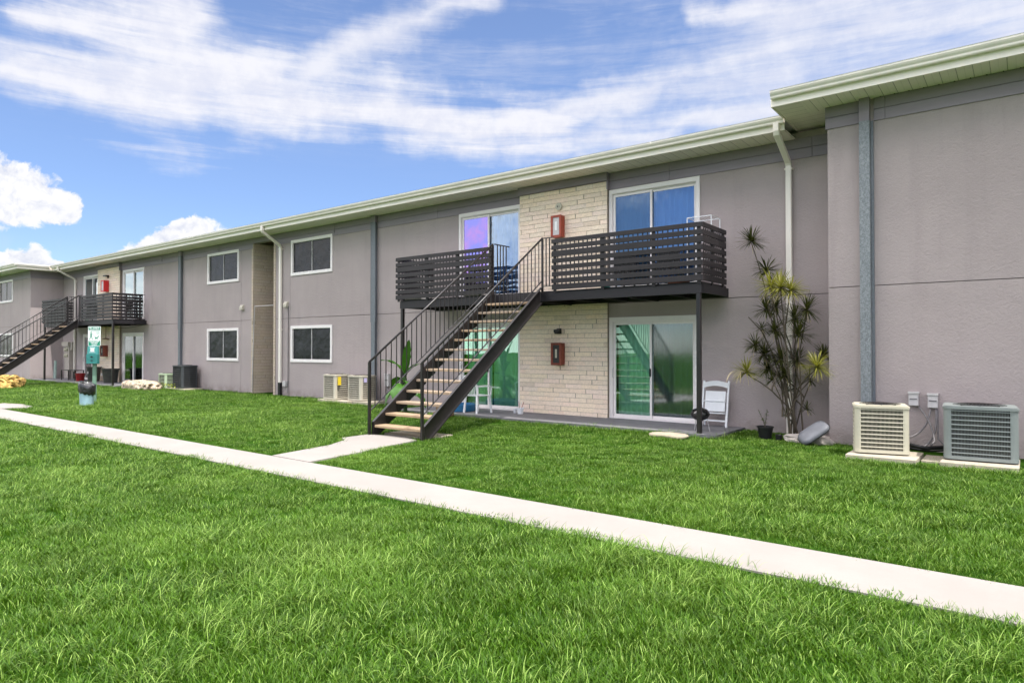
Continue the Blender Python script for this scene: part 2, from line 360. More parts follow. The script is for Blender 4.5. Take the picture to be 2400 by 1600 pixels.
# ------------------------------------------------------------------ mesh builder
class MB:
    def __init__(s): s.v = []; s.f = []; s.tone = None
    def quadloop(s, pts):
        b = len(s.v); s.v += [tuple(p) for p in pts]; s.f.append(tuple(range(b, b+len(pts)))); return s
    def box(s, x0, x1, y0, y1, z0, z1):
        if x0 > x1: x0, x1 = x1, x0
        if y0 > y1: y0, y1 = y1, y0
        if z0 > z1: z0, z1 = z1, z0
        b = len(s.v)
        s.v += [(x0, y0, z0), (x1, y0, z0), (x1, y1, z0), (x0, y1, z0), (x0, y0, z1), (x1, y0, z1), (x1, y1, z1), (x0, y1, z1)]
        s.f += [(b, b+3, b+2, b+1), (b+4, b+5, b+6, b+7), (b, b+1, b+5, b+4), (b+1, b+2, b+6, b+5), (b+2, b+3, b+7, b+6), (b+3, b, b+4, b+7)]
        return s
    def bar(s, p, q, w, h, up=(0, 0, 1)):      # rectangular bar, w sideways, h along 'up'
        p = Vector(p); q = Vector(q); d = (q-p).normalized(); up = Vector(up)
        if abs(d.dot(up)) > .98: up = Vector((1, 0, 0))
        sd = d.cross(up).normalized(); u = sd.cross(d).normalized(); b = len(s.v)
        for c in (p, q):
            for i, j in ((-1, -1), (1, -1), (1, 1), (-1, 1)): s.v.append(tuple(c+sd*(w/2*i)+u*(h/2*j)))
        s.f += [(b, b+3, b+2, b+1), (b+4, b+5, b+6, b+7)]+[(b+i, b+(i+1) % 4, b+4+(i+1) % 4, b+4+i) for i in range(4)]
        return s
    def tube(s, pts, rad, n=8, cap=True):
        pts = [Vector(p) for p in pts]; rad = rad if isinstance(rad, (list, tuple)) else [rad]*len(pts)
        b = len(s.v); ref = Vector((0.31, .2, .93)).normalized()
        for i, p in enumerate(pts):
            d = (pts[min(i+1, len(pts)-1)]-pts[max(i-1, 0)]).normalized()
            if i == 0:
                if abs(d.dot(ref)) > .95: ref = Vector((1, 0, 0))
                u = d.cross(ref).normalized()
            else: u = (u-d*u.dot(d)).normalized()
            w = d.cross(u)
            for k in range(n):
                a = 2*math.pi*k/n; s.v.append(tuple(p+(u*math.cos(a)+w*math.sin(a))*rad[i]))
        for i in range(len(pts)-1):
            for k in range(n):
                s.f.append((b+i*n+k, b+i*n+(k+1) % n, b+(i+1)*n+(k+1) % n, b+(i+1)*n+k))
        if cap: s.f += [tuple(b+k for k in reversed(range(n))), tuple(b+(len(pts)-1)*n+k for k in range(n))]
        return s
    def lathe(s, c, prof, n=24, sx=1., sy=1., jit=0.):  # prof [(r,z)]
        b = len(s.v)
        for r, z in prof:
            for k in range(n):
                a = 2*math.pi*k/n; j = 1+jit*math.sin(k*2.3+z*31)*.5+jit*math.sin(k*5.1+z*9)*.5
                s.v.append((c[0]+r*math.cos(a)*sx*j, c[1]+r*math.sin(a)*sy*j, c[2]+z))
        for i in range(len(prof)-1):
            for k in range(n): s.f.append((b+i*n+k, b+i*n+(k+1) % n, b+(i+1)*n+(k+1) % n, b+(i+1)*n+k))
        if prof[0][0] > 1e-4: s.f.append(tuple(b+k for k in reversed(range(n))))
        if prof[-1][0] > 1e-4: s.f.append(tuple(b+(len(prof)-1)*n+k for k in range(n)))
        return s
    def extrude(s, prof, axis, a0, a1):        # closed profile of 2-D points; axis 'x': (y,z) ; 'y': (x,z) ; 'z': (x,y)
        def P(p, t): return {'x': (t, p[0], p[1]), 'y': (p[0], t, p[1]), 'z': (p[0], p[1], t)}[axis]
        b = len(s.v); n = len(prof)
        for t in (a0, a1): s.v += [P(p, t) for p in prof]
        s.f += [tuple(b+k for k in reversed(range(n))), tuple(b+n+k for k in range(n))]
        s.f += [(b+k, b+(k+1) % n, b+n+(k+1) % n, b+n+k) for k in range(n)]
        return s
    def build(s, name, m, parent=None, smooth=False, bevel=0, label=None):
        off = Vector((0, 0, 0)); p = parent
        while p is not None: off += p.location; p = p.parent
        me = bpy.data.meshes.new(name)
        me.from_pydata([(v[0]-off.x, v[1]-off.y, v[2]-off.z) for v in s.v], [], s.f); 
        import bmesh
        bm = bmesh.new(); bm.from_mesh(me); bmesh.ops.recalc_face_normals(bm, faces=bm.faces)
        if bevel: 
            bmesh.ops.bevel(bm, geom=[e for e in bm.edges if e.is_manifold and e.calc_face_angle(0) > .6], offset=bevel, segments=2, affect='EDGES', profile=.5)
        bm.to_mesh(me); bm.free()
        if s.tone is not None and not bevel:
            a = me.attributes.new('tone', 'FLOAT_COLOR', 'POINT')
            a.data.foreach_set('color', np.array([(t[0], t[1], t[2], 1.) for t in s.tone], dtype=np.float32).ravel())
        if smooth:
            me.polygons.foreach_set('use_smooth', [True]*len(me.polygons))
        o = bpy.data.objects.new(name, me); COL.objects.link(o); me.materials.append(m if not isinstance(m, str) else M[m])
        if parent is not None: o.parent = parent
        if label: o['label'] = label
        return o

def tag(o, label, cat, group=None):
    o['label'] = label; o['category'] = cat
    if group: o['group'] = group
    return o
def thing(name, label, cat, loc, group=None):
    o = bpy.data.objects.new(name, None); COL.objects.link(o); o.location = loc; o.empty_display_size = .2
    return tag(o, label, cat, group)
def struct(o): o['kind'] = 'structure'; return o

# ------------------------------------------------------------------ ground, walks
g = MB()
g.quadloop([(-220, -120, 0), (120, -120, 0), (120, 200, 0), (-220, 200, 0)])
struct(g.build('ground', 'ground'))
WY0, WY1 = 4.83, 5.60
wk = MB()
xs = np.arange(-70, 12.01, 1.5)
wk.box(-70, 12, WY0, WY1, -.05, .014)
struct(wk.build('sidewalk', 'walk'))
def slab(pts, z0, z1):
    m = MB(); m.extrude(pts, 'z', z0, z1); return m
struct(slab([(-8.80, 5.605), (-7.90, 5.605), (-8.02, 6.6), (-8.20, 7.45), (-8.30, 8.05), (-9.0, 8.3), (-9.58, 8.0), (-9.56, 7.45), (-9.30, 7.30), (-9.02, 6.8)], -.05, .022).build('stair_path', 'walk'))
struct(slab([(-22.7, 5.605), (-21.25, 5.605), (-21.05, 5.9), (-20.98, 6.12), (-21.3, 6.32), (-22.3, 6.4), (-23.2, 6.2)], -.05, .022).build('curved_path', 'walk'))
struct(MB().box(-9.42, -8.25, 8.31, 8.9, -.05, .03).build('stair_footing', 'concrete'))
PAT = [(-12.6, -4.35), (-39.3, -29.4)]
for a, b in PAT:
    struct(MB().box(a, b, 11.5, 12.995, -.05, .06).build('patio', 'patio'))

# ------------------------------------------------------------------ building
B = thing('apartment_building', 'long two-storey grey-beige stucco apartment building with flat white eaves', 'building', (-20, 13, 0))
YW = 13.0; YR = 12.13; YL = 11.57; XR = -2.65; XL = -39.45
ZS = 5.475; ZSR = 5.656
def wall(x0, x1, z0, z1, Y, holes=(), t=.2, name='wall', m='stucco'):
    hs = [h for h in holes if h[0] < x1 and h[1] > x0 and h[2] < z1 and h[3] > z0]
    X = sorted({x0, x1} | {min(max(v, x0), x1) for h in hs for v in h[:2]}); Z = sorted({z0, z1} | {min(max(v, z0), z1) for h in hs for v in h[2:]})
    solid = {}
    for i in range(len(X)-1):
        for j in range(len(Z)-1):
            cx = (X[i]+X[i+1])/2; cz = (Z[j]+Z[j+1])/2
            solid[i, j] = not any(h[0] < cx < h[1] and h[2] < cz < h[3] for h in hs)
    mb = MB(); q = mb.quadloop
    for (i, j), sdd in solid.items():
        if not sdd: continue
        a, b, c, d = X[i], X[i+1], Z[j], Z[j+1]
        q([(a, Y, c), (b, Y, c), (b, Y, d), (a, Y, d)]); q([(a, Y+t, c), (a, Y+t, d), (b, Y+t, d), (b, Y+t, c)])
        if not solid.get((i-1, j), False): q([(a, Y, c), (a, Y, d), (a, Y+t, d), (a, Y+t, c)])
        if not solid.get((i+1, j), False): q([(b, Y, c), (b, Y+t, c), (b, Y+t, d), (b, Y, d)])
        if not solid.get((i, j-1), False): q([(a, Y, c), (a, Y+t, c), (b, Y+t, c), (b, Y, c)])
        if not solid.get((i, j+1), False): q([(a, Y, d), (b, Y, d), (b, Y+t, d), (a, Y+t, d)])
    return mb.build(name, m, B)

# openings: (x0,x1,z0,z1)
DX = -25.0
upR = (-7.30, -5.27, 2.86, 5.06); loR = (-7.30, -5.31, .06, 2.24)
upL = (-11.79, -9.80, 2.86, 5.08); loL = (-11.79, -9.80, .06, 2.24)
doors = [upR, loR, upL, loL]
fdoors = [(a+DX+.08, b+DX+.08, c, d) for a, b, c, d in doors]
wins = [(-19.33, -17.19, 4.02, 5.13), (-19.33, -17.19, 1.17, 2.29), (-24.77, -22.61, 4.05, 5.14), (-24.77, -22.61, 1.16, 2.29)]
lwins = [(-44.35, -42.13, 4.05, 5.16), (-44.35, -42.05, 1.17, 2.34)]
niche = (-21.632, -20.37, -.1, 5.30)
holes = doors+fdoors+wins+[niche]
SEAM = 2.585; gp = .007
secs = [(XL, -29.42), (-29.42, -22.445), (-22.445, -21.632+gp), (-20.37, -19.42), (-19.42, XR+.3)]
for a, b in secs:
    wall(a+gp, b-gp, -.1, SEAM-gp, YW, holes); wall(a+gp, b-gp, SEAM+gp, 5.30, YW, holes)
# header above the wall behind the frieze, backing behind the joints
bk = MB(); bk.box(XL, -21.64, YW+.005, YW+.2, 5.30, 5.6); bk.box(-20.35, XR+.3, YW+.005, YW+.2, 5.30, 5.6); bk.box(-21.62, -20.35, YW+.006, YW+.2, 5.301, 5.6)
bk.build('wall_header', 'stucco', B)
for a, b in ((XL, -29.5), (-29.3, -22.5), (-22.44, -21.66), (-20.35, -19.5), (-19.3, -12.0), (-9.7, -7.4), (-5.2, XR+.2)): MB().box(a, b, YW+.03, YW+.06, SEAM-.05, SEAM+.05).build('expansion_joint', 'stucco_dark', B)
for x in (-29.42, -22.445, -19.42): MB().box(x-.05, x+.05, YW+.061, YW+.08, .0, 5.3).build('expansion_joint', 'stucco_dark', B)
# blocks
wall(XR, 14, -.1, 2.605, YR); wall(XR, 14, 2.618, 5.68, YR)
MB().box(XR+.1, 13.9, YR+.02, YR+.1, 2.5, 2.7).build('expansion_joint', 'stucco_dark', B)
MB().box(XR, XR+.2, YR+.2, 13.2, -.1, 5.68).build('wall', 'stucco', B)
wall(-70, XL, -.1, 2.70, YL, lwins); wall(-70, XL, 2.712, 5.55, YL, lwins)
MB().box(-69, XL-.1, YL+.02, YL+.1, 2.6, 2.8).box(-69, -44.4, YL+.1, YL+.2, 2.6, 2.8).build('expansion_joint', 'stucco_dark', B)
r_ = MB(); r_.box(XL-.2, XL, YL+.2, 13.2, -.1, 2.70); r_.box(XL-.2, XL, YL+.2, 13.2, 2.712, 5.55); r_.build('wall', 'stucco', B)
# back, far ends, roof slabs (close the volume)
cl = MB(); cl.box(-70, 14, 25, 25.2, -.1, 5.6); cl.box(13.8, 14, YR+.2, 25, -.1, 5.6); cl.box(-70, -69.8, YL+.2, 25, -.1, 5.5); cl.build('rear_wall', 'stucco', B)
rf = MB()
OH = .76
rf.box(-38.75, -3.36, YW-OH-.02, 25.6, ZS+.20, ZS+.245)
rf.box(-3.355, 14.5, YR-.66, 25.6, ZSR+.20, ZSR+.245)
rf.box(-70, -38.755, YL-.80, 25.6, ZS+.20, ZS+.246)
rf.build('roof', 'roof', B)
def eave(x0, x1, Yf, zs, name='gutter', ends=True):
    """Yf = fascia front plane; K-style gutter hangs on it"""
    fa = MB(); fa.box(x0, x1, Yf, Yf+.025, zs-.02, zs+.19)
    fa.build('fascia', 'fascia', B)
    t = zs+.215
    pr = [(Yf-.002, t-.125), (Yf-.075, t-.125), (Yf-.085, t-.11), (Yf-.088, t-.085), (Yf-.112, t-.055), (Yf-.125, t-.03), (Yf-.125, t-.006), (Yf-.132, t), (Yf-.118, t), (Yf-.115, t-.03), (Yf-.08, t-.085), (Yf-.07, t-.112), (Yf-.01, t-.112), (Yf-.01, t-.01), (Yf-.002, t-.01)]
    MB().extrude(pr, 'x', x0-(.0 if not ends else .005), x1+(.0 if not ends else .005)).build(name, 'gutter', B)
eave(-38.62, -3.38, YW-OH, ZS)
eave(-3.36, 14.4, YR-.66, ZSR)
eave(-70, -38.70, YL-.78, ZS+.002)
# seam bands on the gutters
for x in (-36.0, -29.7, -24.2, -18.1, -12.0, -5.9):
    MB().box(x-.012, x+.012, YW-OH-.134, YW-OH-.126, ZS+.165, ZS+.214).build('gutter_joint', 'gutter', B)
# returns: right block west end, left block east end
MB().box(-3.385, -3.36, YR-.66, YW-OH-.14, ZSR-.02, ZSR+.20).box(-3.385, -3.36, YW-OH-.14, YW+.2, ZSR-.02, ZSR+.20).build('fascia', 'fascia', B)
MB().box(-38.697, -38.67, YL-.78, YW-OH+.02, ZS-.018, ZS+.19).build('fascia', 'fascia', B)
pr = [(-38.668, ZS+.09), (-38.595, ZS+.09), (-38.58, ZS+.13), (-38.55, ZS+.16), (-38.545, ZS+.217), (-38.668, ZS+.21)]
MB().extrude(pr, 'y', YL-.90, YW-OH-.135).build('gutter', 'gutter', B)
# soffits
MB().box(-39.44, -3.39, YW-OH+.028, YW+.1, ZS, ZS+.02).build('soffit', 'soffit', B)
MB().box(-2.95, 14, YR-.635, YR+.1, ZSR, ZSR+.02).build('soffit', 'soffit', B)
MB().box(-3.358, -2.953, YR-.633, YW+.19, ZSR-.001, ZSR+.021).build('soffit', 'soffit_end', B)
MB().box(-2.951, XR-.001, YR+.102, YW+.19, ZSR+.001, ZSR+.022).build('soffit', 'soffit_end', B)
MB().box(-70, -39.452, YL-.75, YL+.1, ZS+.002, ZS+.022).build('soffit', 'soffit', B)
MB().box(-39.450, -38.70, YL-.75, YW-OH+.025, ZS+.001, ZS+.021).build('soffit', 'soffit_end', B)
for x in np.arange(-1.85, .6, .2): MB().box(x-.008, x+.008, YR-.045, YR-.032, ZSR-.014, ZSR-.001).build('soffit_clip', 'iron', B)
# frieze boards (two courses)
def frieze(segs, Y, zs, one=False):
    for a, b in segs:
        MB().box(a, b, Y-.030, Y+.02, zs-.185, zs-.002).build('frieze_board', 'frieze', B, bevel=.003)
        if not one: MB().box(a, b, Y-.024, Y+.02, zs-.372, zs-.190).build('frieze_board', 'frieze2', B, bevel=.003)
cuts = [XL+.006, -37.0, -34.92]; 
frieze([(XL+.03, -34.93), (-32.44, -28.5), (-28.495, -26.92), (-26.72, -23.95), (-23.945, -21.66)], YW, ZS)
frieze([(-20.31, -17.06), (-17.055, -15.24), (-15.02, -12.6), (-12.595, -9.79), (-7.32, -5.9), (-5.895, -3.1), (-3.095, -2.66)], YW, ZS)
frieze([(-21.655, -20.315)], YW, ZS, one=True)
frieze([(XR-.03, -2.17), (-1.95, -1.79), (-1.785, 3.6), (3.605, 9)], YR, ZSR)
frieze([(-69, -46), (-45.995, XL+.03)], YL, ZS)
MB().box(XR-.028, XR-.001, YR+.022, YW-.035, ZSR-.188, ZSR-.003).build('frieze_board', 'frieze', B)
MB().box(XR-.024, XR-.001, YR+.022, YW-.035, ZSR-.375, ZSR-.192).build('frieze_board', 'frieze2', B)
MB().box(XL+.001, XL+.030, YL+.022, YW-.035, ZS-.185, ZS-.003).build('frieze_board', 'frieze', B)
MB().box(XL+.001, XL+.024, YL+.022, YW-.035, ZS-.372, ZS-.189).build('frieze_board', 'frieze2', B)
for x, zz in ((-28.497, .30), (-23.947, .30), (-17.057, .30)): MB().box(x-.014, x+.014, YW-.045, YW-.031, ZS-.02-zz*.9, ZS-.01).build('frieze_batten', 'frieze', B)

# split-face brick piers
def bricks(name, mt, x0, x1, z0, z1, Y, d, L=.44, H=.1055, axis='x', xw=0.):
    """bricks on a plane; axis 'x': facade at y=Y facing -Y; axis 'y': wall at x=xw facing +X running y from x0 to x1"""
    mb = MB(); mb.tone = []; rng = random.Random(hash(name) % 99 + int(abs(x0)*10))
    nrow = round((z1-z0)/H); H = (z1-z0)/nrow; offs = [0.0, .33, .1, .62, .28, .8]
    for r in range(nrow):
        zb = z0+r*H+.0035; zt = z0+(r+1)*H-.0035
        x = x0-offs[r % 6]*L-rng.random()*.06*L
        while x < x1-.02:
            a = max(x, x0)+.0045; b = min(x+L, x1)-.0045; x += L*(1+rng.uniform(-.03, .03))
            if b-a < .03: continue
            dd = rng.uniform(0, .002); n = max(2, int((b-a)/.06)); base = len(mb.v)
            k = rng.uniform(.95, 1.03); tn = (k*rng.uniform(.98, 1.02), k*rng.uniform(.965, 1.0), k*rng.uniform(.92, 1.0))
            if rng.random() < .03: tn = tuple(v*.88 for v in tn)
            cols = [a+(b-a)*i/n for i in range(n+1)]; rows = [zb, zb+.006, (zb+zt)/2, zt-.006, zt]
            for j, zz in enumerate(rows):
                for i, xx in enumerate(cols):
                    e = (j in (0, 4)) or (i in (0, n)); p = (0.0035 if e else 0.)+rng.uniform(-.002, .002)*(0 if e else 1)
                    mb.v.append((xx, Y-d-dd+p, zz) if axis == 'x' else (xw+d+dd-p, xx, zz)); mb.tone.append(tn)
            w_ = n+1
            for j in range(4):
                for i in range(n): mb.f.append((base+j*w_+i, base+j*w_+i+1, base+(j+1)*w_+i+1, base+(j+1)*w_+i))
            # sides back to the mortar bed
            ring = [j*w_ for j in range(5)][::-1]+list(range(1, n+1))+[j*w_+n for j in range(1, 5)]+[4*w_+i for i in range(n-1, 0, -1)]
            ring = [base+q for q in ring]; bb = len(mb.v)
            for q in ring:
                v = mb.v[q]; mb.v.append((v[0], Y-d+.03, v[2]) if axis == 'x' else (xw+d-.03, v[1], v[2])); mb.tone.append(tn)
            for i in range(len(ring)): mb.f.append((ring[i], ring[(i+1) % len(ring)], bb+(i+1) % len(ring), bb+i))
    return mb
for off, lab in ((0, None), (DX-.1, None)):
    a, b = -9.765+off, -7.34+off
    P_ = bricks('pier', 'brick', a, b, .04, 5.285, YW, .10).build('brick_pier', 'brick', B)
    MB().box(a+.006, b-.006, YW-.088, YW-.001, .02, 5.283).build('mortar_bed', 'mortar', P_)
    MB().box(a-.01, b+.03, YW-.16, YW+.0, ZS-.187, ZS-.002).build('frieze_board', 'frieze', B, bevel=.003)
    MB().box(b+.001, b+.028, YW-.125, YW-.031, ZS-.372, ZS-.19).build('frieze_board', 'frieze2', B)
# niche with brick returns
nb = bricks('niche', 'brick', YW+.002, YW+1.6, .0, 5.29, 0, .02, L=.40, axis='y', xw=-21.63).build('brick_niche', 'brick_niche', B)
MB().box(-21.80, -21.622, YW+.001, YW+1.6, -.05, 5.32).build('mortar_bed', 'mortar', nb)
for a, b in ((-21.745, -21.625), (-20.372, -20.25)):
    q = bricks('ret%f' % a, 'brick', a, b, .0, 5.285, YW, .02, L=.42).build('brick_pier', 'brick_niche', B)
    MB().box(a+.003, b-.003, YW-.012, YW-.0015, -.05, 5.28).build('mortar_bed', 'mortar', q)
MB().box(-21.6, -20.37, YW+1.6, YW+1.65, 0, 5.6).box(-20.37, -20.33, YW+.2, YW+1.6, 0, 5.6).build('niche_wall', 'stucco', B)
MB().box(-21.61, -20.37, YW+.02, YW+1.6, 5.315, 5.345).build('niche_ceiling', 'darkwood', B)

# columns
for x, zk in ((-15.13, 2.35), (-26.82, 2.35)):
    c = MB(); c.box(x-.085, x+.085, YW-.115, YW-.105, 0, ZS-.2); c.box(x-.055, x+.055, YW-.105, YW-.002, 0, ZS-.2); c.box(x-.10, x-.086, YW-.12, YW-.08, zk, ZS-.2)
    c.box(x+.086, x+.10, YW-.12, YW-.08, zk, ZS-.2)
    c.build('steel_column', 'column', B)
    MB().box(x-.10, x+.10, YW-.125, YW-.0015, ZS-.198, ZS-.001).build('column_cap', 'frieze', B)
c = MB(); c.box(-2.15, -2.00, YR-.13, YR-.12, 0.1, ZSR-.375); c.box(-2.135, -1.995, YR-.12, YR-.002, .1, ZSR-.376)
c.build('steel_column', 'galv', B); MB().box(-2.15, -2.0, YR-.13, YR-.002, ZSR-.374, ZSR-.001).build('column_cap', 'frieze', B)
MB().box(-1.992, -1.955, YR-.05, YR-.002, .1, ZSR-.375).build('column_flange', 'column', B)

# windows
def window(h, Y, parent=B):
    x0, x1, z0, z1 = h; w = .085
    t = MB(); t.box(x0-.03, x1+.03, Y-.028, Y-.001, z1-w+.03, z1+.035); t.box(x0-.03, x1+.03, Y-.034, Y-.001, z0-.035, z0+w-.03)
    t.box(x0-.03, x0+w-.03, Y-.027, Y-.001, z0+w-.03, z1-w+.03); t.box(x1-w+.03, x1+.03, Y-.027, Y-.001, z0+w-.03, z1-w+.03)
    # reveal
    i0, i1, j0, j1 = x0+w-.04, x1-w+.04, z0+w-.04, z1-w+.04
    t.box(i0, i0+.018, Y-.02, Y+.09, j0, j1); t.box(i1-.018, i1, Y-.02, Y+.09, j0, j1); t.box(i0+.018, i1-.018, Y-.02, Y+.09, j0, j0+.018); t.box(i0+.018, i1-.018, Y-.02, Y+.09, j1-.018, j1)
    f = t.build('window', 'white', parent)
    xm = (x0+x1)/2
    mull = MB().box(xm-.012, xm+.012, Y+.015, Y+.045, j0+.018, j1-.018); mull.build('mullion', 'elec', f)
    MB().box(i0+.018, xm-.012, Y+.03, Y+.036, j0+.018, j1-.018).build('pane', 'screen', f)
    MB().box(xm+.012, i1-.018, Y+.034, Y+.04, j0+.018, j1-.018).build('pane', 'screen', f)
for h in wins: window(h, YW)
for h in lwins: window(h, YL)

def curtain(x0, x1, z0, z1, Y, period=.13, amp=.045):
    n = int((x1-x0)/period*6)+1; mb = MB()
    for i in range(n+1):
        x = x0+(x1-x0)*i/n; y = Y+amp*math.sin(2*math.pi*i/6+.4*math.sin(i*.37))
        mb.v += [(x, y, z0), (x, y, z1)]
    for i in range(n): mb.f.append((2*i, 2*i+2, 2*i+3, 2*i+1))
    return mb
def sliding(h, Y, gl, gr, cur, curL=True, curR=True, lower=False):
    x0, x1, z0, z1 = h; w = .07; top = .09
    t = MB()
    t.box(x0-.03, x0+w-.03, Y-.028, Y-.001, z0, z1+.03); t.box(x1-w+.03, x1+.03, Y-.028, Y-.001, z0, z1+.03); t.box(x0+w-.03, x1-w+.03, Y-.03, Y-.001, z1-top+.03, z1+.03)
    a, b, c, d = x0+w-.05, x1-w+.05, z0, z1-top+.05
    for i, y in enumerate((0, .045)):
        s_ = .03+i*.02
        t.box(a+i*.012, a+s_, Y-.018+y, Y+.028+y, c, d); t.box(b-s_, b-i*.012, Y-.018+y, Y+.028+y, c, d); t.box(a+s_, b-s_, Y-.018+y, Y+.028+y, d-s_, d-i*.012)
    t.box(a, b, Y-.02, Y+.09, c, c+.03)
    D = t.build('sliding_door', 'white', B)
    xm = x0+(x1-x0)*.475; il, ir, jb, jt = a+.05, b-.05, c+.032, d-.052
    def panel(p0, p1, y, fw, g, nm):
        q = MB(); q.box(p0, p0+fw, y, y+.03, jb, jt); q.box(p1-fw, p1, y, y+.03, jb, jt); q.box(p0+fw, p1-fw, y, y+.03, jt-fw, jt); q.box(p0+fw, p1-fw, y, y+.03, jb, jb+fw+.02)
        q.build('door_frame', 'white', D); MB().box(p0+fw, p1-fw, y+.012, y+.018, jb+fw+.02, jt-fw).build('glass_pane', g, D)
    panel(il, xm+.03, Y+.005, .045, gl, 'l'); panel(xm-.03, ir, Y+.045, .045, gr, 'r')
    MB().box(xm-.012, xm+.018, Y-.02, Y+.004, z0+.93, z0+1.10).build('lock', 'black', D)
    MB().tube([(x0+.065, Y-.0, z0+.88), (x0+.065, Y-.045, z0+.9), (x0+.065, Y-.045, z0+1.08), (x0+.065, Y, z0+1.1)], .008, 6).build('handle', 'elec', D)
    if curL: curtain(il, xm, jb+.02, jt, Y+.22).build('curtain', cur, D)
    if curR: curtain(xm, ir, jb+.02, jt, Y+.24, .13).build('curtain', cur, D)
    # room
    rm = MB(); rm.box(x0-.5, x1+.5, Y+2.6, Y+2.65, z0-.02, z1+.2); rm.box(x0-.5, x0-.45, Y+.2, Y+2.6, z0-.02, z1+.2); rm.box(x1+.45, x1+.5, Y+.2, Y+2.6, z0-.02, z1+.2)
    rm.box(x0-.45, x1+.45, Y+.2, Y+2.6, z0-.06, z0-.02); rm.box(x0-.45, x1+.45, Y+.2, Y+2.6, z1+.15, z1+.2); rm.build('room_interior', 'room', D)
sliding(upR, YW, 'glass_dull', 'glass_up', 'curtain_blue'); sliding(loR, YW, 'glass_low', 'glass_dim', 'curtain')
sliding(upL, YW, 'glass_purple', 'glass_up', 'curtain_blue', curL=False); sliding(loL, YW, 'glass_low', 'glass_low', 'curtain')
sliding(fdoors[0], YW, 'glass_far', 'glass_far', 'curtain'); sliding(fdoors[1], YW, 'glass_dim', 'glass_dim', 'room', False, False)
sliding(fdoors[2], YW, 'glass_far', 'glass_far', 'curtain'); sliding(fdoors[3], YW, 'glass_dim', 'glass_dim', 'room', False, False)

# downspouts
def downspout(x, zs, Yw, Yg, boot=False, dx=0.):
    path = [(x+dx, Yg-.065, zs+.10), (x+dx, Yg-.065, zs-.03), (x+dx*.9, Yg-.045, zs-.075), (x+dx*.1, Yw-.11, zs-.42), (x, Yw-.06, zs-.49), (x, Yw-.06, .42)]
    mb = MB(); b0 = 0
    hw, hd = .052, .038
    rings = []
    for i, p in enumerate(path):
        P = Vector(p); d = (Vector(path[min(i+1, len(path)-1)])-Vector(path[max(i-1, 0)])).normalized(); u = Vector((1, 0, 0)); w_ = d.cross(u).normalized()
        rings.append([tuple(P+u*(hw*a)+w_*(hd*b)) for a, b in ((-1, -.7), (-.8, -1), (.8, -1), (1, -.7), (1, .7), (.8, 1), (-.8, 1), (-1, .7))])
    for r in rings: mb.v += r
    n = 8
    for i in range(len(rings)-1):
        for k in range(n): mb.f.append((i*n+k, i*n+(k+1) % n, (i+1)*n+(k+1) % n, (i+1)*n+k))
    mb.f.append(tuple(reversed(range(n))))
    o = mb.build('downspout', 'gutter', B)
    sx = MB()
    for zz in (zs-.56, 2.2): sx.box(x-.07, x+.07, Yw-.10, Yw-.001, zz, zz+.03)
    sx.build('strap', 'gutter', o)
    lowm = MB(); lowm.box(x-.056, x+.056, Yw-.105, Yw-.02, .02, .44); lowm.build('pipe_boot', 'black' if boot else 'gutter', o)
downspout(-3.50, ZS, YW, YW-OH); downspout(-19.90, ZS, YW, YW-OH, True, .12); downspout(-37.7, ZS, YW, YW-OH, True)

# small fittings on the wall
def tfit(name, label, cat, mb, m, group=None, **k): return tag(mb.build(name, m, None, **k), label, cat, group)
for x, l in ((-22.31, 'small beige vent hood on the wall left of the brick niche'), (-19.60, 'small beige vent hood on the wall beside the downspout')):
    v = MB(); v.extrude([(YW-.001, 3.13), (YW-.05, 3.14), (YW-.10, 3.06), (YW-.10, 2.96), (YW-.001, 2.96)], 'x', x-.09, x+.09)
    v.box(x-.11, x+.11, YW-.012, YW-.001, 3.13, 3.15)
    tfit('vent_hood', l, 'vent', v, 'ac_beige', 'vent hoods on the wall', bevel=.006)
t = thing('outlet_box', 'small grey outlet box low on the wall beside the downspout boot', 'electrical box', (-19.62, YW, .4))
MB().box(-19.72, -19.56, YW-.09, YW-.001, .32, .50).build('cover', 'elec', t, bevel=.008); MB().tube([(-19.50, YW-.02, 3.0), (-19.50, YW-.02, .1)], .012, 6).tube([(-19.56, YW-.02, .40), (-19.50, YW-.02, .40)], .01, 6).build('conduit', 'pvc', t)
c = MB(); c.tube([(-20.42, YW+.04, 3.06), (-21.46, YW-.05, 3.06), (-21.48, YW-.05, 3.0), (-21.56, YW-.05, 1.6), (-21.62, YW-.05, .05)], .014, 6)
tfit('conduit_pipe', 'thin pale conduit running down in front of the brick niche', 'pipe', c, 'elec')
t = thing('wall_lamp', 'small black wall lamp above the rusty cabinet on the near lower brick pier', 'wall lamp', (-8.60, YW-.1, 1.98), 'black wall lamps')
MB().box(-8.66, -8.54, YW-.13, YW-.105, 1.93, 2.05).build('back_plate', 'black', t); MB().extrude([(YW-.13, 2.03), (YW-.24, 2.02), (YW-.24, 1.97), (YW-.19, 1.92), (YW-.13, 1.93)], 'x', -8.67, -8.53).build('lamp_shade', 'black', t)
t = thing('wall_lamp', 'black wall lamp above the bright red cabinet on the far upper brick pier', 'wall lamp', (-33.6, YW-.1, 4.9), 'black wall lamps')
MB().box(-33.70, -33.58, YW-.13, YW-.105, 4.82, 4.95).build('back_plate', 'black', t); MB().box(-33.85, -33.5, YW-.26, YW-.13, 4.90, 4.95).build('lamp_shade', 'black', t)
t = thing('hanging_lamp', 'flat brass lamp hanging on a thin rod against the far lower brick pier', 'lamp', (-33.6, YW-.2, 2.0))
MB().tube([(-33.6, YW-.2, 2.58), (-33.6, YW-.2, 2.05)], .012, 6).build('rod', 'rust_box', t); MB().lathe((-33.6, YW-.2, 2.0), [(.02, .06), (.13, .02), (.15, 0), (.0, 0.0)], 16).build('lamp_shade', 'terracotta', t)
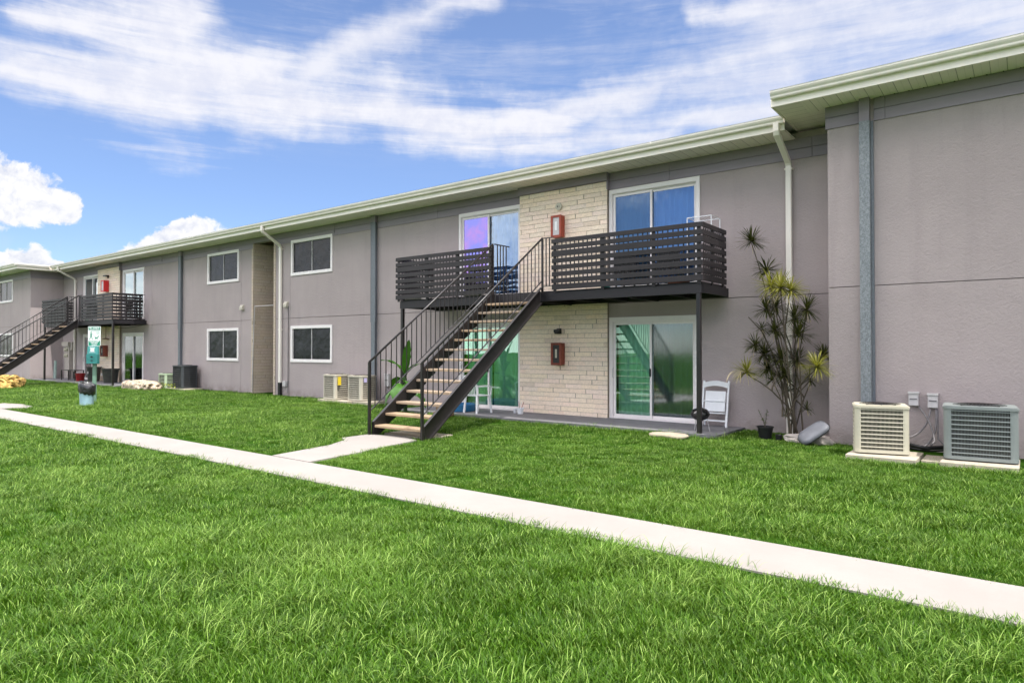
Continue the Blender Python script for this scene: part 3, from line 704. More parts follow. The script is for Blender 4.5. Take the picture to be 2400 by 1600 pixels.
t = thing('round_outlet_box', 'round yellowed outlet box without its lamp high on the near brick pier', 'electrical box', (-8.60, YW-.11, 4.88))
lb = MB(); lb.lathe((0, 0, 0), [(.085, 0), (.085, .03), (.06, .035), (.0, .035)], 20)
lb.v = [(-8.60+x, YW-.108-z, 4.88+y) for x, y, z in lb.v]; lb.build('cover', 'ac_cream', t)
d_ = MB(); d_.box(-8.63, -8.61, YW-.150, YW-.144, 4.86, 4.90).box(-8.585, -8.57, YW-.150, YW-.144, 4.87, 4.89).build('screw_hole', 'black', t)

# fire extinguisher cabinets
def cabinet(x, z, w, h, d, m, label, Yf=YW-.105):
    t = thing('extinguisher_cabinet', label, 'fire extinguisher cabinet', (x, Yf, z), 'fire extinguisher cabinets')
    c = MB(); y = Yf-d; f = .045
    c.box(x-w/2, x+w/2, y+.02, Yf, z-h/2, z+h/2)
    c.build('case', m, t, bevel=.006)
    fr = MB(); fr.box(x-w/2-.006, x-w/2+f, y-.005, y+.019, z-h/2-.005, z+h/2+.005).box(x+w/2-f, x+w/2+.006, y-.005, y+.019, z-h/2-.005, z+h/2+.005)
    fr.box(x-w/2+f, x+w/2-f, y-.005, y+.019, z-h/2-.005, z-h/2+f).box(x-w/2+f, x+w/2-f, y-.005, y+.019, z+h/2-f, z+h/2+.005); fr.build('door_frame', m, t)
    MB().box(x-w/2+f, x+w/2-f, y+.010, y+.0185, z-h/2+f, z+h/2-f).build('window_pane', 'elec' if m != 'rust_box' else 'room', t)
    MB().box(x-.03, x+.02, y+.003, y+.0095, z-h*.18, z+h*.22).build('notice', 'sign_white' if m != 'rust_box' else 'ac_cream', t)
    return t
cabinet(-8.58, 4.40, .27, .50, .17, 'orange_box', 'faded orange-red extinguisher cabinet on the near upper brick pier')
cabinet(-8.58, 1.46, .27, .50, .17, 'rust_box', 'rusty red extinguisher cabinet on the near lower brick pier')
cabinet(-33.72, 4.45, .34, .52, .22, 'red_box', 'bright red extinguisher cabinet on the far upper brick pier')
cabinet(-33.78, 1.46, .34, .50, .20, 'rust_box', 'rusty red extinguisher cabinet on the far lower brick pier')

# ------------------------------------------------------------------ balconies and staircases
BY = 11.56            # front of the balcony
SZ = [(3.785, 3.870), (3.645, 3.735), (3.505, 3.625), (3.370, 3.462), (3.230, 3.322), (3.090, 3.182), (2.950, 3.042), (2.815, 2.920)]
def board(x0, x1, y0, y1, z0, z1): return MB().box(x0, x1, y0, y1, z0, z1)
def balcony(off, label, far=False):
    g = thing('balcony', label, 'balcony', (-8.7+off, BY, 0), 'balconies with slatted rails')
    o = off; xl, xr = -12.62+o, -4.62+o; sl_, sr_ = -9.47+o, -7.87+o
    MB().box(xl+.03, xr-.03, BY+.06, YW-.17, 2.76, 2.80).build('deck', 'beam', g)
    for i, (a, b) in enumerate(((xl+.08, xr-.02),)):
        MB().box(a, b, BY, BY+.05, 2.585, 2.758).build('front_beam', 'beam', g, bevel=.004)
    MB().box(xl+.08, xr, YW-.165, YW-.125, 2.585, 2.758).build('ledger', 'beam', g)
    MB().box(xr-.05, xr-.002, BY+.055, YW-.17, 2.60, 2.757).build('side_beam', 'beam', g); MB().box(xl+.09, xl+.13, BY+.055, YW-.17, 2.60, 2.757).build('side_beam', 'beam', g)
    for i in range(1, 11):
        x = xl+.1+(xr-xl-.15)*i/11; MB().box(x-.02, x+.02, BY+.055, YW-.17, 2.60-.035*(i % 3 == 0), 2.756).build('joist', 'beam', g)
    # slats
    for z0, z1 in SZ:
        for a, b in ((xl, sl_-.05), (sr_, xr-.001)):
            j = random.uniform(-.012, .012)
            if b-a > 2.6:
                m_ = a+(b-a)*.30+random.uniform(-.02, .02)
                z = random.uniform(-.004, .004)
                board(a+j, b, BY-.05, BY-.024, z0+z, z1+z).build('slat', 'slat', g, bevel=.003)
        z = random.uniform(-.004, .004)
        board(xr+.001, xr+.026, BY-.052, YW-.30+random.uniform(-.02, .02), z0+z, z1+z).build('slat', 'slat', g, bevel=.003)
        board(xl-.026, xl-.001, BY-.052, YW-.16, z0+z, z1+z).build('slat', 'slat', g, bevel=.003)
    # the older iron railing behind the slats
    def rail(x0, y0, x1, y1, step=.10, zt=3.84, zb=2.90):
        m = MB(); m.bar((x0, y0, zt), (x1, y1, zt), .035, .02); m.bar((x0, y0, zb), (x1, y1, zb), .03, .014)
        L = math.hypot(x1-x0, y1-y0); n = max(1, int(L/step))
        for i in range(1, n): t = i/n; m.bar((x0+(x1-x0)*t, y0+(y1-y0)*t, zb+.007), (x0+(x1-x0)*t, y0+(y1-y0)*t, zt-.01), .019, .019)
        return m
    rail(xl+.05, BY, sl_-.03, BY).build('railing', 'iron', g); rail(sr_+.02, BY, xr-.05, BY).build('railing', 'iron', g)
    rail(xr-.025, BY+.03, xr-.025, YW-.2).build('railing', 'iron', g); rail(xl+.025, BY+.03, xl+.025, YW-.17).build('railing', 'iron', g)
    rail(sl_-.01, BY+.03, sl_+.0, BY+.55, zt=3.93).build('railing', 'iron', g)
    rail(-8.13+o, BY+.0, sr_+.0, BY+.0, step=.07, zt=3.92).build('railing', 'iron', g)
    # 4x4 uprights
    ups = [xl+.05, xl+1.05, xl+2.05, sl_-.08, sr_+.06, sr_+1.2, sr_+2.3, xr-.06]
    for x in ups: MB().box(x-.035, x+.035, BY-.022, BY-.002, 2.76, 3.80).build('upright', 'slat', g)
    for y in (BY+.5, BY+1.05): MB().box(xr-.022, xr-.002, y-.035, y+.035, 2.76, 3.80).build('upright', 'slat', g)
    for x in (xl+.14, xr-.085): MB().box(x-.038, x+.038, BY-.0, BY+.076, -.02, 2.583).build('post', 'iron', g, bevel=.004)
    return g
balcony(0, 'nearer balcony with dark horizontal slats on both sides of the staircase')
balcony(DX-.03, 'farther balcony with dark slats, behind the pet waste sign')

def stairs(off, label):
    o = off; g = thing('staircase', label, 'staircase', (-8.83+o, 8.1, 0), 'outdoor staircases')
    x0, x1 = -9.44+o, -8.20+o; n = 13; Y0 = 8.10; run = (BY-Y0-.06)/n; rise = 2.77/(n+1)
    sl_ = rise/run
    def ch(x, sgn):     # C channel, web at x, flanges towards sgn
        mb = MB(); h = .30; ya, yb = Y0-.02, BY-.01
        za = .02; zt = lambda y: .215+(y-Y0)*sl_+.05
        pts = [(ya, 0.0), (ya, zt(ya)), (yb-.02, zt(yb-.02)), (yb, zt(yb-.02)), (yb, zt(yb)-.36), (yb-.02, zt(yb)-.40), (ya+.40, 0.0)]
        lowz = lambda y: zt(y)-.33
        pts = [(ya, 0.), (ya, zt(ya)), (yb, zt(yb)), (yb, lowz(yb)), ((0.-lowz(ya))/sl_+ya, 0.)]
        mb.extrude(pts, 'x', x, x+.008*sgn)
        L = 1
        for f in (zt, lowz):
            a = ya if f is zt else ya+(0-lowz(ya))/sl_
            mb.bar((x+sgn*.034, a, f(a)), (x+sgn*.034, yb, f(yb)), .056, .014)
        mb.bar((x+sgn*.034, ya, 0), (x+sgn*.034, ya, zt(ya)), .056, .012, (0, 1, 0))
        for i in range(n):
            z = rise*(i+1)-.045; y = Y0+run*i
            s2 = -sgn
            mb.box(x, x+s2*.045, y+.02, y+run-.005, z-.006, z); mb.extrude([(y+.02, z-.006), (y+run-.005, z-.006), (y+run*.95, z-.05), (y+.06, z-.15), (y+.02, z-.15)], 'x', x, x+s2*.008)
        return mb
    ch(x0, -1).build('stringer', 'iron', g); ch(x1, 1).build('stringer', 'iron', g)
    for i in range(n):
        z = rise*(i+1); y = Y0+run*i-.02; j = random.uniform(-.008, .008)
        MB().box(x0+.012, x1-.012, y+j, y+.275+j, z-.044, z).build('tread', 'tread', g, bevel=.006)
    for x, sx in ((x0-.075, -1), (x1+.045, 1)):
        yb_, yt = Y0-.07, BY+.02; zb_, zt_ = 1.34, 3.93; k = (zt_-zb_)/(yt-yb_)
        MB().box(x-.022, x+.022, yb_-.022, yb_+.022, 0, zb_).build('newel_post', 'iron', g)
        MB().box(x-.018, x+.018, yt-.018, yt+.018, 2.76 if sx > 0 else 2.76, zt_-.02).build('newel_post', 'iron', g)
        MB().tube([(x, yb_-.01, zb_), (x, yt, zt_)], .021, 8).build('handrail', 'iron', g, smooth=True)
        MB().bar((x, yb_, zb_-.90), (x, yt, zt_-.90), .028, .012).build('lower_rail', 'iron', g)
        m = 27
        for i in range(1, m):
            y = yb_+(yt-yb_)*i/m; z = zb_+(y-yb_)*k
            MB().box(x-.007, x+.007, y-.007, y+.007, z-.90, z-.01).build('baluster', 'iron', g)
    return g
stairs(0, 'dark iron staircase with pale wooden treads rising to the nearer balcony')
stairs(DX-.10, 'dark iron staircase at the left edge rising to the farther balcony')

# ------------------------------------------------------------------ AC units
def rrect(w, d, r, n=5):
    pts = []
    for cx, cy, a0 in ((w/2-r, -d/2+r, -90), (w/2-r, d/2-r, 0), (-w/2+r, d/2-r, 90), (-w/2+r, -d/2+r, 180)):
        for i in range(n+1): a = R(a0+90*i/n); pts.append((cx+r*math.cos(a), cy+r*math.sin(a)))
    return pts
def ac(loc, rot, w, d, h, m, label, nl=11, r=.07, fins=True, extra=None, topm=None):
    t = thing('ac_unit', label, 'air conditioner', loc, 'outdoor air conditioner units')
    ca, sa = math.cos(rot), math.sin(rot)
    def fin(mb, name, mm, par=t, **k):
        mb.v = [(loc[0]+x*ca-y*sa, loc[1]+x*sa+y*ca, loc[2]+z) for x, y, z in mb.v]; return mb.build(name, mm, par, **k)
    c = MB(); c.extrude(rrect(w, d, r), 'z', 0.015, .06); fin(c, 'base', m)
    c = MB(); c.extrude(rrect(w+.012, d+.012, r), 'z', h-.035, h-.004)
    c.extrude(rrect(w-.02, d-.02, r), 'z', h-.0035, h+.008); fin(c, 'top_cover', topm or m)
    # corner panels
    c = MB(); q = rrect(w-.006, d-.006, r, 6); qi = rrect(w-.03, d-.03, max(r-.012, .01), 6); ex = .012
    for k in range(4):
        a = q[k*7:(k+1)*7]; b = qi[k*7:(k+1)*7]
        # widen the panel a little along the flat sides
        d0 = Vector((a[0][0]-a[1][0], a[0][1]-a[1][1])).normalized()*ex; d1 = Vector((a[-1][0]-a[-2][0], a[-1][1]-a[-2][1])).normalized()*ex
        dd = [(0, -1), (1, 0), (0, 1), (-1, 0)]
        tt = [(-1, 0), (0, -1), (1, 0), (0, 1)][k]; tt2 = [(0, 1), (-1, 0), (0, -1), (1, 0)][k]
        a = [(a[0][0]+tt[0]*ex, a[0][1]+tt[1]*ex)]+a+[(a[-1][0]+tt2[0]*ex, a[-1][1]+tt2[1]*ex)]
        b = [(b[0][0]+tt[0]*ex, b[0][1]+tt[1]*ex)]+b+[(b[-1][0]+tt2[0]*ex, b[-1][1]+tt2[1]*ex)]
        c = MB(); c.extrude(a+b[::-1], 'z', .06, h-.035); fin(c, 'corner_panel', m)
    c = MB(); c.extrude(rrect(w-.07, d-.07, r), 'z', .06, h-.035); fin(c, 'coil', 'coil')
    c = MB()
    for i in range(nl):
        z = .06+(h-.095)*(i+.5)/nl+.012
        p = rrect(w-.004, d-.004, r, 3); pi = rrect(w-.03, d-.03, r-.012, 3)
        b0 = len(c.v); n = len(p)
        for pp, zz in ((p, z-.007), (p, z+.002), (pi, z+.007)): c.v += [(a, b, zz) for a, b in pp]
        for L in range(2):
            for k in range(n): c.f.append((b0+L*n+k, b0+L*n+(k+1) % n, b0+(L+1)*n+(k+1) % n, b0+(L+1)*n+k))
    fin(c, 'louvre', m)
    if fins:
        c = MB(); nf = int((w-2*r)/.016)
        for i in range(nf+1):
            x = -w/2+r+(w-2*r)*i/nf
            for s_ in (-1, 1): c.box(x-.002, x+.002, s_*(d/2-.020)-.002, s_*(d/2-.020)+.002, .06, h-.035)
            y = -d/2+r+(d-2*r)*i/nf
            for s_ in (-1, 1): c.box(s_*(w/2-.020)-.002, s_*(w/2-.020)+.002, y-.002, y+.002, .06, h-.035)
        fin(c, 'wire_guard', m)
    c = MB()
    for i in range(1, 8):
        rr = (min(w, d)/2-.05)*i/7; c.tube([(rr*math.cos(a), rr*math.sin(a), h+.018) for a in np.linspace(0, 2*math.pi, 25)], .003, 4, False)
    for k in range(8): a = k*math.pi/4; c.bar((0, 0, h+.016), (math.cos(a)*(min(w, d)/2-.04), math.sin(a)*(min(w, d)/2-.04), h+.012), .006, .006)
    fin(c, 'fan_grille', 'iron')
    return t, fin
def pad(x0, x1, y0, y1, z, label, rot=0):
    tag(MB().box(x0, x1, y0, y1, -.03, z).build('concrete_pad', 'concrete', None, bevel=.008), label, 'concrete pad', 'concrete pads under the air conditioners')
pad(-2.10, -1.22, 10.56, 11.40, .07, 'pale concrete pad under the cream air conditioner on the right')
pad(-.96, -.10, 10.68, 11.55, .065, 'pale concrete pad under the rightmost grey air conditioner')
pad(-1.20, -.98, 10.9, 11.5, .03, 'low broken concrete block between the two right pads')
ac((-1.735, 11.10, .075), R(13), .70, .62, .69, 'ac_cream', 'cream air conditioner near the downpipe corner, left of the right-hand pair', 10, .07)
ac((-.54, 11.27, .07), R(4), .84, .70, .73, 'ac_sage', 'rightmost air conditioner, grey-green with fine wire guard', 10, .08)
pad(-16.6, -15.25, 12.05, 12.75, .09, 'concrete pad under the two beige air conditioners left of the stairs')
pad(-15.22, -14.5, 12.2, 12.85, .09, 'smaller concrete pad under the beige air conditioner nearest the column')
t1, f1 = ac((-16.17, 12.42, .095), 0, .60, .60, .72, 'ac_beige', 'left one of the two beige air conditioners beside the stairs', 10, .07)
MB().box(-15.83, -15.80, 12.18, 12.28, .52, .76).build('label_plate', 'yellow', t1)
t2, f2 = ac((-15.20, 12.55, .095), 0, .62, .60, .71, 'ac_beige', 'right one of the two beige air conditioners beside the stairs', 10, .07)
MB().box(-14.885, -14.87, 12.36, 12.46, .62, .74).build('label_plate', 'sticker', t2)
pad(-26.75, -24.95, 12.2, 12.92, .06, 'long concrete pad under the charcoal air conditioner in the distance')
ac((-25.62, 12.55, .065), 0, .80, .62, .86, 'ac_dark', 'charcoal air conditioner in the distance near the second column', 10, .07)
ac((-26.72, 12.45, .01), 0, .62, .55, .58, 'ac_green', 'small pale green air conditioner beside the charcoal one', 9, .06, fins=False)
# disconnect boxes and conduits
def disconnect(x0, x1, z0, z1, Y, label, lines):
    t = thing('disconnect_box', label, 'electrical box', ((x0+x1)/2, Y, z0), 'electrical disconnect boxes')
    MB().box(x0, x1, Y-.075, Y-.002, z0, z1-.03).build('housing', 'elec', t, bevel=.004); MB().box(x0-.008, x1+.008, Y-.09, Y-.002, z1-.028, z1).build('hood', 'elec', t)
    MB().box(x0+.015, x1-.015, Y-.083, Y-.076, (z0+z1)/2-.012, (z0+z1)/2+.004).build('latch', 'pvc', t)
    for L in lines: MB().tube(L, .014, 7).build('conduit', 'pvc', t, smooth=True)
def arc(a, b, c, n=14):   # quadratic curve
    a, b, c = map(Vector, (a, b, c)); return [tuple(a*(1-t)**2+b*2*t*(1-t)+c*t*t) for t in [i/n for i in range(n+1)]]
disconnect(-1.487, -1.355, .70, .915, YR, 'grey disconnect box on the wall, left one of the pair', [arc((-1.36, YR-.03, .69), (-1.15, 11.95, .45), (-1.12, 11.75, .2))+[(-1.15, 11.6, .16)]])
disconnect(-1.232, -1.10, .68, .90, YR, 'grey disconnect box on the wall, right one of the pair', [arc((-1.20, YR-.04, .67), (-1.22, 11.9, .2), (-1.62, 11.5, .22)), arc((-1.13, YR-.04, .67), (-1.05, 11.9, -.05), (-1.55, 11.55, .10)), [(-1.115, YR-.03, .67), (-1.10, YR-.03, .20), (-1.0, 11.9, .13), (-.9, 11.6, .16)]])
tag(MB().tube([(-1.45, 11.5, .16), (-1.2, 11.6, .11), (-.9, 11.7, .15)], .03, 8).tube([(-1.45, 11.55, .10), (-1.2, 11.7, .06), (-.9, 11.8, .1)], .02, 8).build('refrigerant_hose', 'black', None, smooth=True), 'black insulated hose between the two right-hand air conditioners', 'hose')
disconnect(-14.66, -14.50, .50, .86, YW, 'grey disconnect box behind the stairs beside the column', [[(-14.58, YW-.04, .50), (-14.55, YW-.04, .2), (-14.8, 12.8, .1)]])

# ------------------------------------------------------------------ pet waste station, bin
def text_mesh(s, size, loc, rotz, m, parent, name='lettering', bold=0., width=None):
    cu = bpy.data.curves.new('txt', 'FONT'); cu.body = s; cu.size = size; cu.align_x = 'CENTER'; cu.align_y = 'CENTER'; cu.offset = bold; cu.extrude = .0008
    ob = bpy.data.objects.new('txt', cu); COL.objects.link(ob); bpy.context.view_layer.update()
    me = bpy.data.meshes.new_from_object(ob.evaluated_get(bpy.context.evaluated_depsgraph_get())); bpy.data.objects.remove(ob)
    co = np.empty(len(me.vertices)*3, np.float32); me.vertices.foreach_get('co', co); co = co.reshape(-1, 3)
    k = 1. if not width else width/(co[:, 0].max()-co[:, 0].min())
    off = Vector((0, 0, 0)); p = parent
    while p is not None: off += p.location; p = p.parent
    ca, sa = math.cos(rotz), math.sin(rotz); out = np.empty_like(co)
    x = co[:, 0]*k; z = co[:, 1]; y = -co[:, 2]
    out[:, 0] = loc[0]+x*ca-y*sa-off.x; out[:, 1] = loc[1]+x*sa+y*ca-off.y; out[:, 2] = loc[2]+z-off.z
    me.vertices.foreach_set('co', out.ravel()); me.name = name
    o = bpy.data.objects.new(name, me); COL.objects.link(o); o.parent = parent; me.materials.clear(); me.materials.append(M[m]); return o
SX, SY = -21.85, 8.02; RZ = R(38)
st_ = thing('pet_waste_station', 'green pet waste station with white sign and bag dispenser on a post', 'pet waste station', (SX, SY, 0))
ca, sa = math.cos(RZ), math.sin(RZ)
def loc2(mb):      # local frame: x along the plate, y into it
    mb.v = [(SX+x*ca-y*sa, SY+x*sa+y*ca, z) for x, y, z in mb.v]; return mb
def LP(x, y, z): return (SX+x*ca-y*sa, SY+x*sa+y*ca, z)
loc2(MB().box(-.05, .05, -.01, .04, 0, 1.75)).build('post', 'green_post', st_)
def rplate(x0, x1, z0, z1, y0, y1, r): 
    mb = MB(); p = [((x0+x1)/2+a, (z0+z1)/2+b) for a, b in rrect(x1-x0, z1-z0, r, 4)]; mb.extrude(p, 'y', y0, y1); return mb
sg = loc2(rplate(-.185, .185, 1.655, 2.235, -.016, -.012, .025)).build('sign_board', 'sign_white', st_)
loc2(rplate(-.170, .170, 2.125, 2.222, -.0185, -.0165, .012)).build('green_header', 'sign_green', sg)
loc2(rplate(-.170, .170, 1.668, 1.812, -.0185, -.0165, .012)).build('green_footer', 'sign_green', sg)
text_mesh('PET WASTE', .060, LP(0, -.020, 2.188), RZ, 'sign_white', sg, bold=.0016, width=.29)
text_mesh('TRANSMITS DISEASE', .030, LP(0, -.020, 2.145), RZ, 'sign_white', sg, bold=.0005, width=.27)
text_mesh('PLEASE KEEP', .050, LP(0, -.020, 1.785), RZ, 'sign_white', sg, bold=.0016, width=.28)
text_mesh('THIS AREA', .044, LP(0, -.020, 1.738), RZ, 'sign_white', sg, bold=.0014, width=.21)
text_mesh('CLEAN', .044, LP(0, -.020, 1.693), RZ, 'sign_white', sg, bold=.0014, width=.15)
tl = MB()
for z, a, b in ((2.098, -.10, .155), (2.068, .035, .155), (2.038, .05, .155), (2.010, .06, .155)): tl.box(a, b, -.0185, -.0165, z-.0035, z+.0035)
loc2(tl).build('small_print', 'sign_green', sg)
pg = MB()       # walking figure and dog on a lead
def poly(pts): pg.extrude(pts, 'y', -.019, -.0165)
poly([(-.095+.018*math.cos(a), 2.065+.020*math.sin(a)) for a in np.linspace(0, 2*math.pi, 11)[:-1]])
poly([(-.115, 2.04), (-.078, 2.04), (-.072, 1.95), (-.118, 1.95)]); poly([(-.115, 1.952), (-.090, 1.952), (-.13, 1.84), (-.148, 1.84)]); poly([(-.098, 1.952), (-.074, 1.952), (-.045, 1.84), (-.062, 1.84)])
poly([(-.08, 2.035), (-.074, 2.02), (-.035, 1.985), (-.04, 1.998)]); poly([(-.04, 1.998), (-.036, 1.99), (.03, 1.915), (.034, 1.92)])
poly([(.02, 1.915), (.09, 1.915), (.09, 1.885), (.02, 1.885)]); poly([(.08, 1.915), (.125, 1.94), (.125, 1.925), (.095, 1.89)]); poly([(.10, 1.95), (.135, 1.955), (.145, 1.935), (.11, 1.925)])
for x in (.022, .04, .072, .086): poly([(x, 1.887), (x+.010, 1.887), (x+.006, 1.845), (x-.002, 1.845)])
poly([(.02, 1.91), (.008, 1.935), (.012, 1.937), (.028, 1.912)])
loc2(pg).build('pictogram', 'sign_green', sg)
bx = MB(); bx.extrude([(-.145, 1.645), (-.155, 1.42), (.155, 1.42), (.145, 1.645)], 'y', -.10, -.012)
loc2(bx).build('hood', 'green_light', st_, bevel=.006)
bx = MB(); bx.extrude([(-.165, 1.41), (-.10, 1.43), (0, 1.437), (.10, 1.43), (.165, 1.41), (.160, 1.13), (-.160, 1.13)], 'y', -.13, -.012)
dsp = loc2(bx).build('dispenser', 'green_paint', st_, bevel=.006)
loc2(MB().extrude([(-.05, 1.335), (0, 1.36), (.05, 1.335), (0, 1.31)], 'y', -.134, -.1305)).build('slot', 'black', dsp)
loc2(MB().extrude([(-.05, 1.225), (0, 1.243), (.05, 1.225), (0, 1.207)], 'y', -.134, -.1305)).build('slot', 'black', dsp)
loc2(MB().box(-.157, .157, -.136, -.1305, 1.28, 1.284).box(-.157, .157, -.138, -.1305, 1.15, 1.16)).build('seam', 'green_light', dsp)
loc2(MB().box(-.075, .075, -.105, -.1005, 1.595, 1.615).box(-.055, .055, -.105, -.1005, 1.49, 1.583).box(-.085, .085, -.105, -.1005, 1.465, 1.474)).build('decal', 'sign_white', st_)

bn = thing('trash_bin', 'pale blue trash bin with black liner on the lawn below the pet sign', 'trash bin', (-20.72, 7.42, 0))
MB().lathe((-20.72, 7.42, 0), [(.185, .005), (.19, .02), (.215, .50), (.222, .51), (.222, .53), (.20, .53), (.18, .06), (.0, .06)], 28, 1., .85).build('body', 'bin_blue', bn, smooth=True)
bg_ = MB(); prof = []
nn = 36
for j, (r, z) in enumerate([(.226, .34), (.236, .36), (.240, .44), (.243, .52), (.235, .60), (.215, .625), (.17, .60), (.12, .50), (.05, .42), (.001, .41)]):
    for k in range(nn):
        a = 2*math.pi*k/nn; w_ = (1+.05*math.sin(k*2.1+j)+.035*math.sin(k*4.7+j*2)) if j > 3 else (1+.012*math.sin(k*3.1+j)); dz = .055*math.sin(a-2.1)*(1 if j < 3 else 1.1)+(.02*math.sin(k*1.9) if j < 2 else .012*math.sin(k*2.7+j))
        bg_.v.append((-20.72+r*w_*math.cos(a), 7.42+r*w_*.86*math.sin(a), z+dz))
for j in range(9):
    for k in range(nn): bg_.f.append((j*nn+k, j*nn+(k+1) % nn, (j+1)*nn+(k+1) % nn, (j+1)*nn+k))
bg_.build('liner', 'bag', bn, smooth=True)

# ------------------------------------------------------------------ rocks
def rock(c, sx, sy, sz, seed, lump=.25, n=40, pits=.12, flat=False):
    rng = np.random.RandomState(seed); mb = MB(); nu, nv = n, n//2
    ph = rng.uniform(0, 6.28, (8, 3)); fr = rng.uniform(-3.2, 3.2, (8, 3)); ph2 = rng.uniform(0, 6.28, (10, 3)); fr2 = rng.uniform(-13, 13, (10, 3))
    for j in range(nv+1):
        th = math.pi*j/nv
        for i in range(nu):
            p = np.array([math.sin(th)*math.cos(2*math.pi*i/nu), math.sin(th)*math.sin(2*math.pi*i/nu), math.cos(th)])
            p = np.sign(p)*np.abs(p)**.75
            q = p*np.array([sx, sy, sz])/max(sx, sy, sz)*2.2
            d = 1+lump*np.mean([math.sin(fr[k] @ q+ph[k, 0]) for k in range(8)])*2-pits*max(0, np.mean([math.sin(fr2[k] @ q+ph2[k, 0]) for k in range(10)]))*5
            mb.v.append((c[0]+p[0]*sx*d, c[1]+p[1]*sy*d, c[2]+p[2]*sz*(d if not flat else 1)))
    for j in range(nv):
        for i in range(nu): mb.f.append((j*nu+i, j*nu+(i+1) % nu, (j+1)*nu+(i+1) % nu, (j+1)*nu+i))
    return mb
tag(rock((-32.35, 8.75, .15), .62, .5, .34, 5, .22, 72, .20).build('boulder', 'orange_stone', None, smooth=True), 'lumpy orange limestone boulder at the left edge of the lawn', 'boulder', 'limestone rocks on the lawn')
tag(rock((-27.35, 11.72, .10), 1.2, .42, .26, 12, .12, 90, .12).build('boulder', 'limestone', None, smooth=True), 'long low pitted limestone rock in front of the far sliding door', 'boulder', 'limestone rocks on the lawn')
tag(rock((-5.05, 11.12, .045), .36, .20, .05, 3, .2, 30, .03).build('flagstone', 'flagstone', None, smooth=True), 'flat pale flagstone at the lawn edge beside the balcony post', 'stone')
tag(rock((-2.95, 12.05, .03), .42, .24, .10, 8, .3, 26, .1).build('rubble_stone', 'meter', None), 'pale rubble lying behind the grey plastic lid at the wall corner', 'stone')

# ------------------------------------------------------------------ folding chair leaning on the wall, kettle grill, resin chair, pots
def fchair():
    x0, x1 = -5.12, -4.62; yb = YW-.28; c = thing('folding_chair', 'white folding chair standing folded against the wall behind the grill', 'folding chair', (-4.87, yb, .06))
    ln = lambda z: yb+.17*(z-.06)/.9
    z0 = .06
    for x in (x0, x1): MB().bar((x, ln(z0)+.0, z0), (x, ln(.95), .95), .03, .04, (0, 1, 0)).build('leg', 'plastic_white', c)
    for x in (x0+.04, x1-.04): MB().bar((x, ln(z0)+.07, z0+.02), (x, ln(.74)+.05, .72), .026, .03, (0, 1, 0)).build('leg', 'plastic_white', c)
    m = MB(); n = 8
    pts = [(x0+(x1-x0)*i/n, .91+.045*math.sin(math.pi*i/n)) for i in range(n+1)]+[(x1-(x1-x0)*i/n, .81+.045*math.sin(math.pi*i/n)) for i in range(n+1)]
    m.extrude(pts, 'y', ln(.88)-.03, ln(.88)-.012); m.build('backrest', 'plastic_white', c)
    m = MB(); m.bar((-4.86, ln(.36)-.03, .36), (-4.86, ln(.75)-.03, .75), .40, .022, (0, 1, 0)); m.build('seat', 'plastic_white', c)
    for zz in (.56, .33): MB().bar((x0+.03, ln(zz)-.05, zz), (x1-.03, ln(zz)-.05, zz), .018, .022).build('slat', 'plastic_white', c)
    MB().bar((x0, ln(.18), .18), (x1, ln(.18), .18), .02, .03).build('stretcher', 'plastic_white', c)
fchair()
gx, gy = -4.83, 11.95
k = thing('kettle_grill', 'small black kettle grill behind the balcony post', 'grill', (gx, gy, .06))
MB().lathe((gx, gy, .35), [(.05, -.10), (.13, -.06), (.172, .0), (.175, .012), (.175, .02)], 24).build('bowl', 'grill', k, smooth=True)
MB().lathe((gx, gy, .372), [(.178, .0), (.172, .02), (.13, .085), (.06, .115), (.001, .122)], 24).build('lid', 'grill', k, smooth=True)
MB().tube([(gx-.03, gy-.02, .49), (gx-.03, gy-.02, .54), (gx+.03, gy-.02, .54), (gx+.03, gy-.02, .49)], .009, 6).build('handle', 'black', k)
for a in (30, 150, 270): MB().tube([(gx+.12*math.cos(R(a)), gy+.12*math.sin(R(a)), .30), (gx+.17*math.cos(R(a)), gy+.17*math.sin(R(a)), .06)], .008, 6).build('leg', 'elec', k)

def resin_chair(x, y, rot):
    c = thing('resin_chair', 'white resin patio chair behind the stairs at the lower left door', 'patio chair', (x, y, .06)); ca, sa = math.cos(rot), math.sin(rot)
    def f(mb, n, **k2): mb.v = [(x+a*ca-b*sa, y+a*sa+b*ca, .06+z) for a, b, z in mb.v]; return mb.build(n, 'plastic_white', c, **k2)
    f(MB().box(-.22, .22, -.22, .20, .40, .425), 'seat', bevel=.008)
    for a, b in ((-.21, -.20), (.21, -.20), (-.20, .19), (.20, .19)): f(MB().bar((a*1.15, b*1.15, 0), (a, b, .40), .045, .03, (0, 1, 0)), 'leg')
    for s_ in (-1, 1):
        f(MB().tube([(.23*s_, -.22, .42), (.25*s_, -.23, .62), (.26*s_, -.10, .645), (.25*s_, .18, .64)], .018, 6), 'armrest')
    m = MB(); m.tube([(-.21, .19, .42), (-.22, .26, .78), (-.13, .28, .87), (0, .285, .90), (.13, .28, .87), (.22, .26, .78), (.21, .19, .42)], .02, 6)
    for i in range(6): xx = -.14+.056*i; m.bar((xx, .20, .42), (xx*1.05, .275, .86), .022, .008, (0, 1, 0))
    f(m, 'backrest')
resin_chair(-10.38, 12.05, R(172))
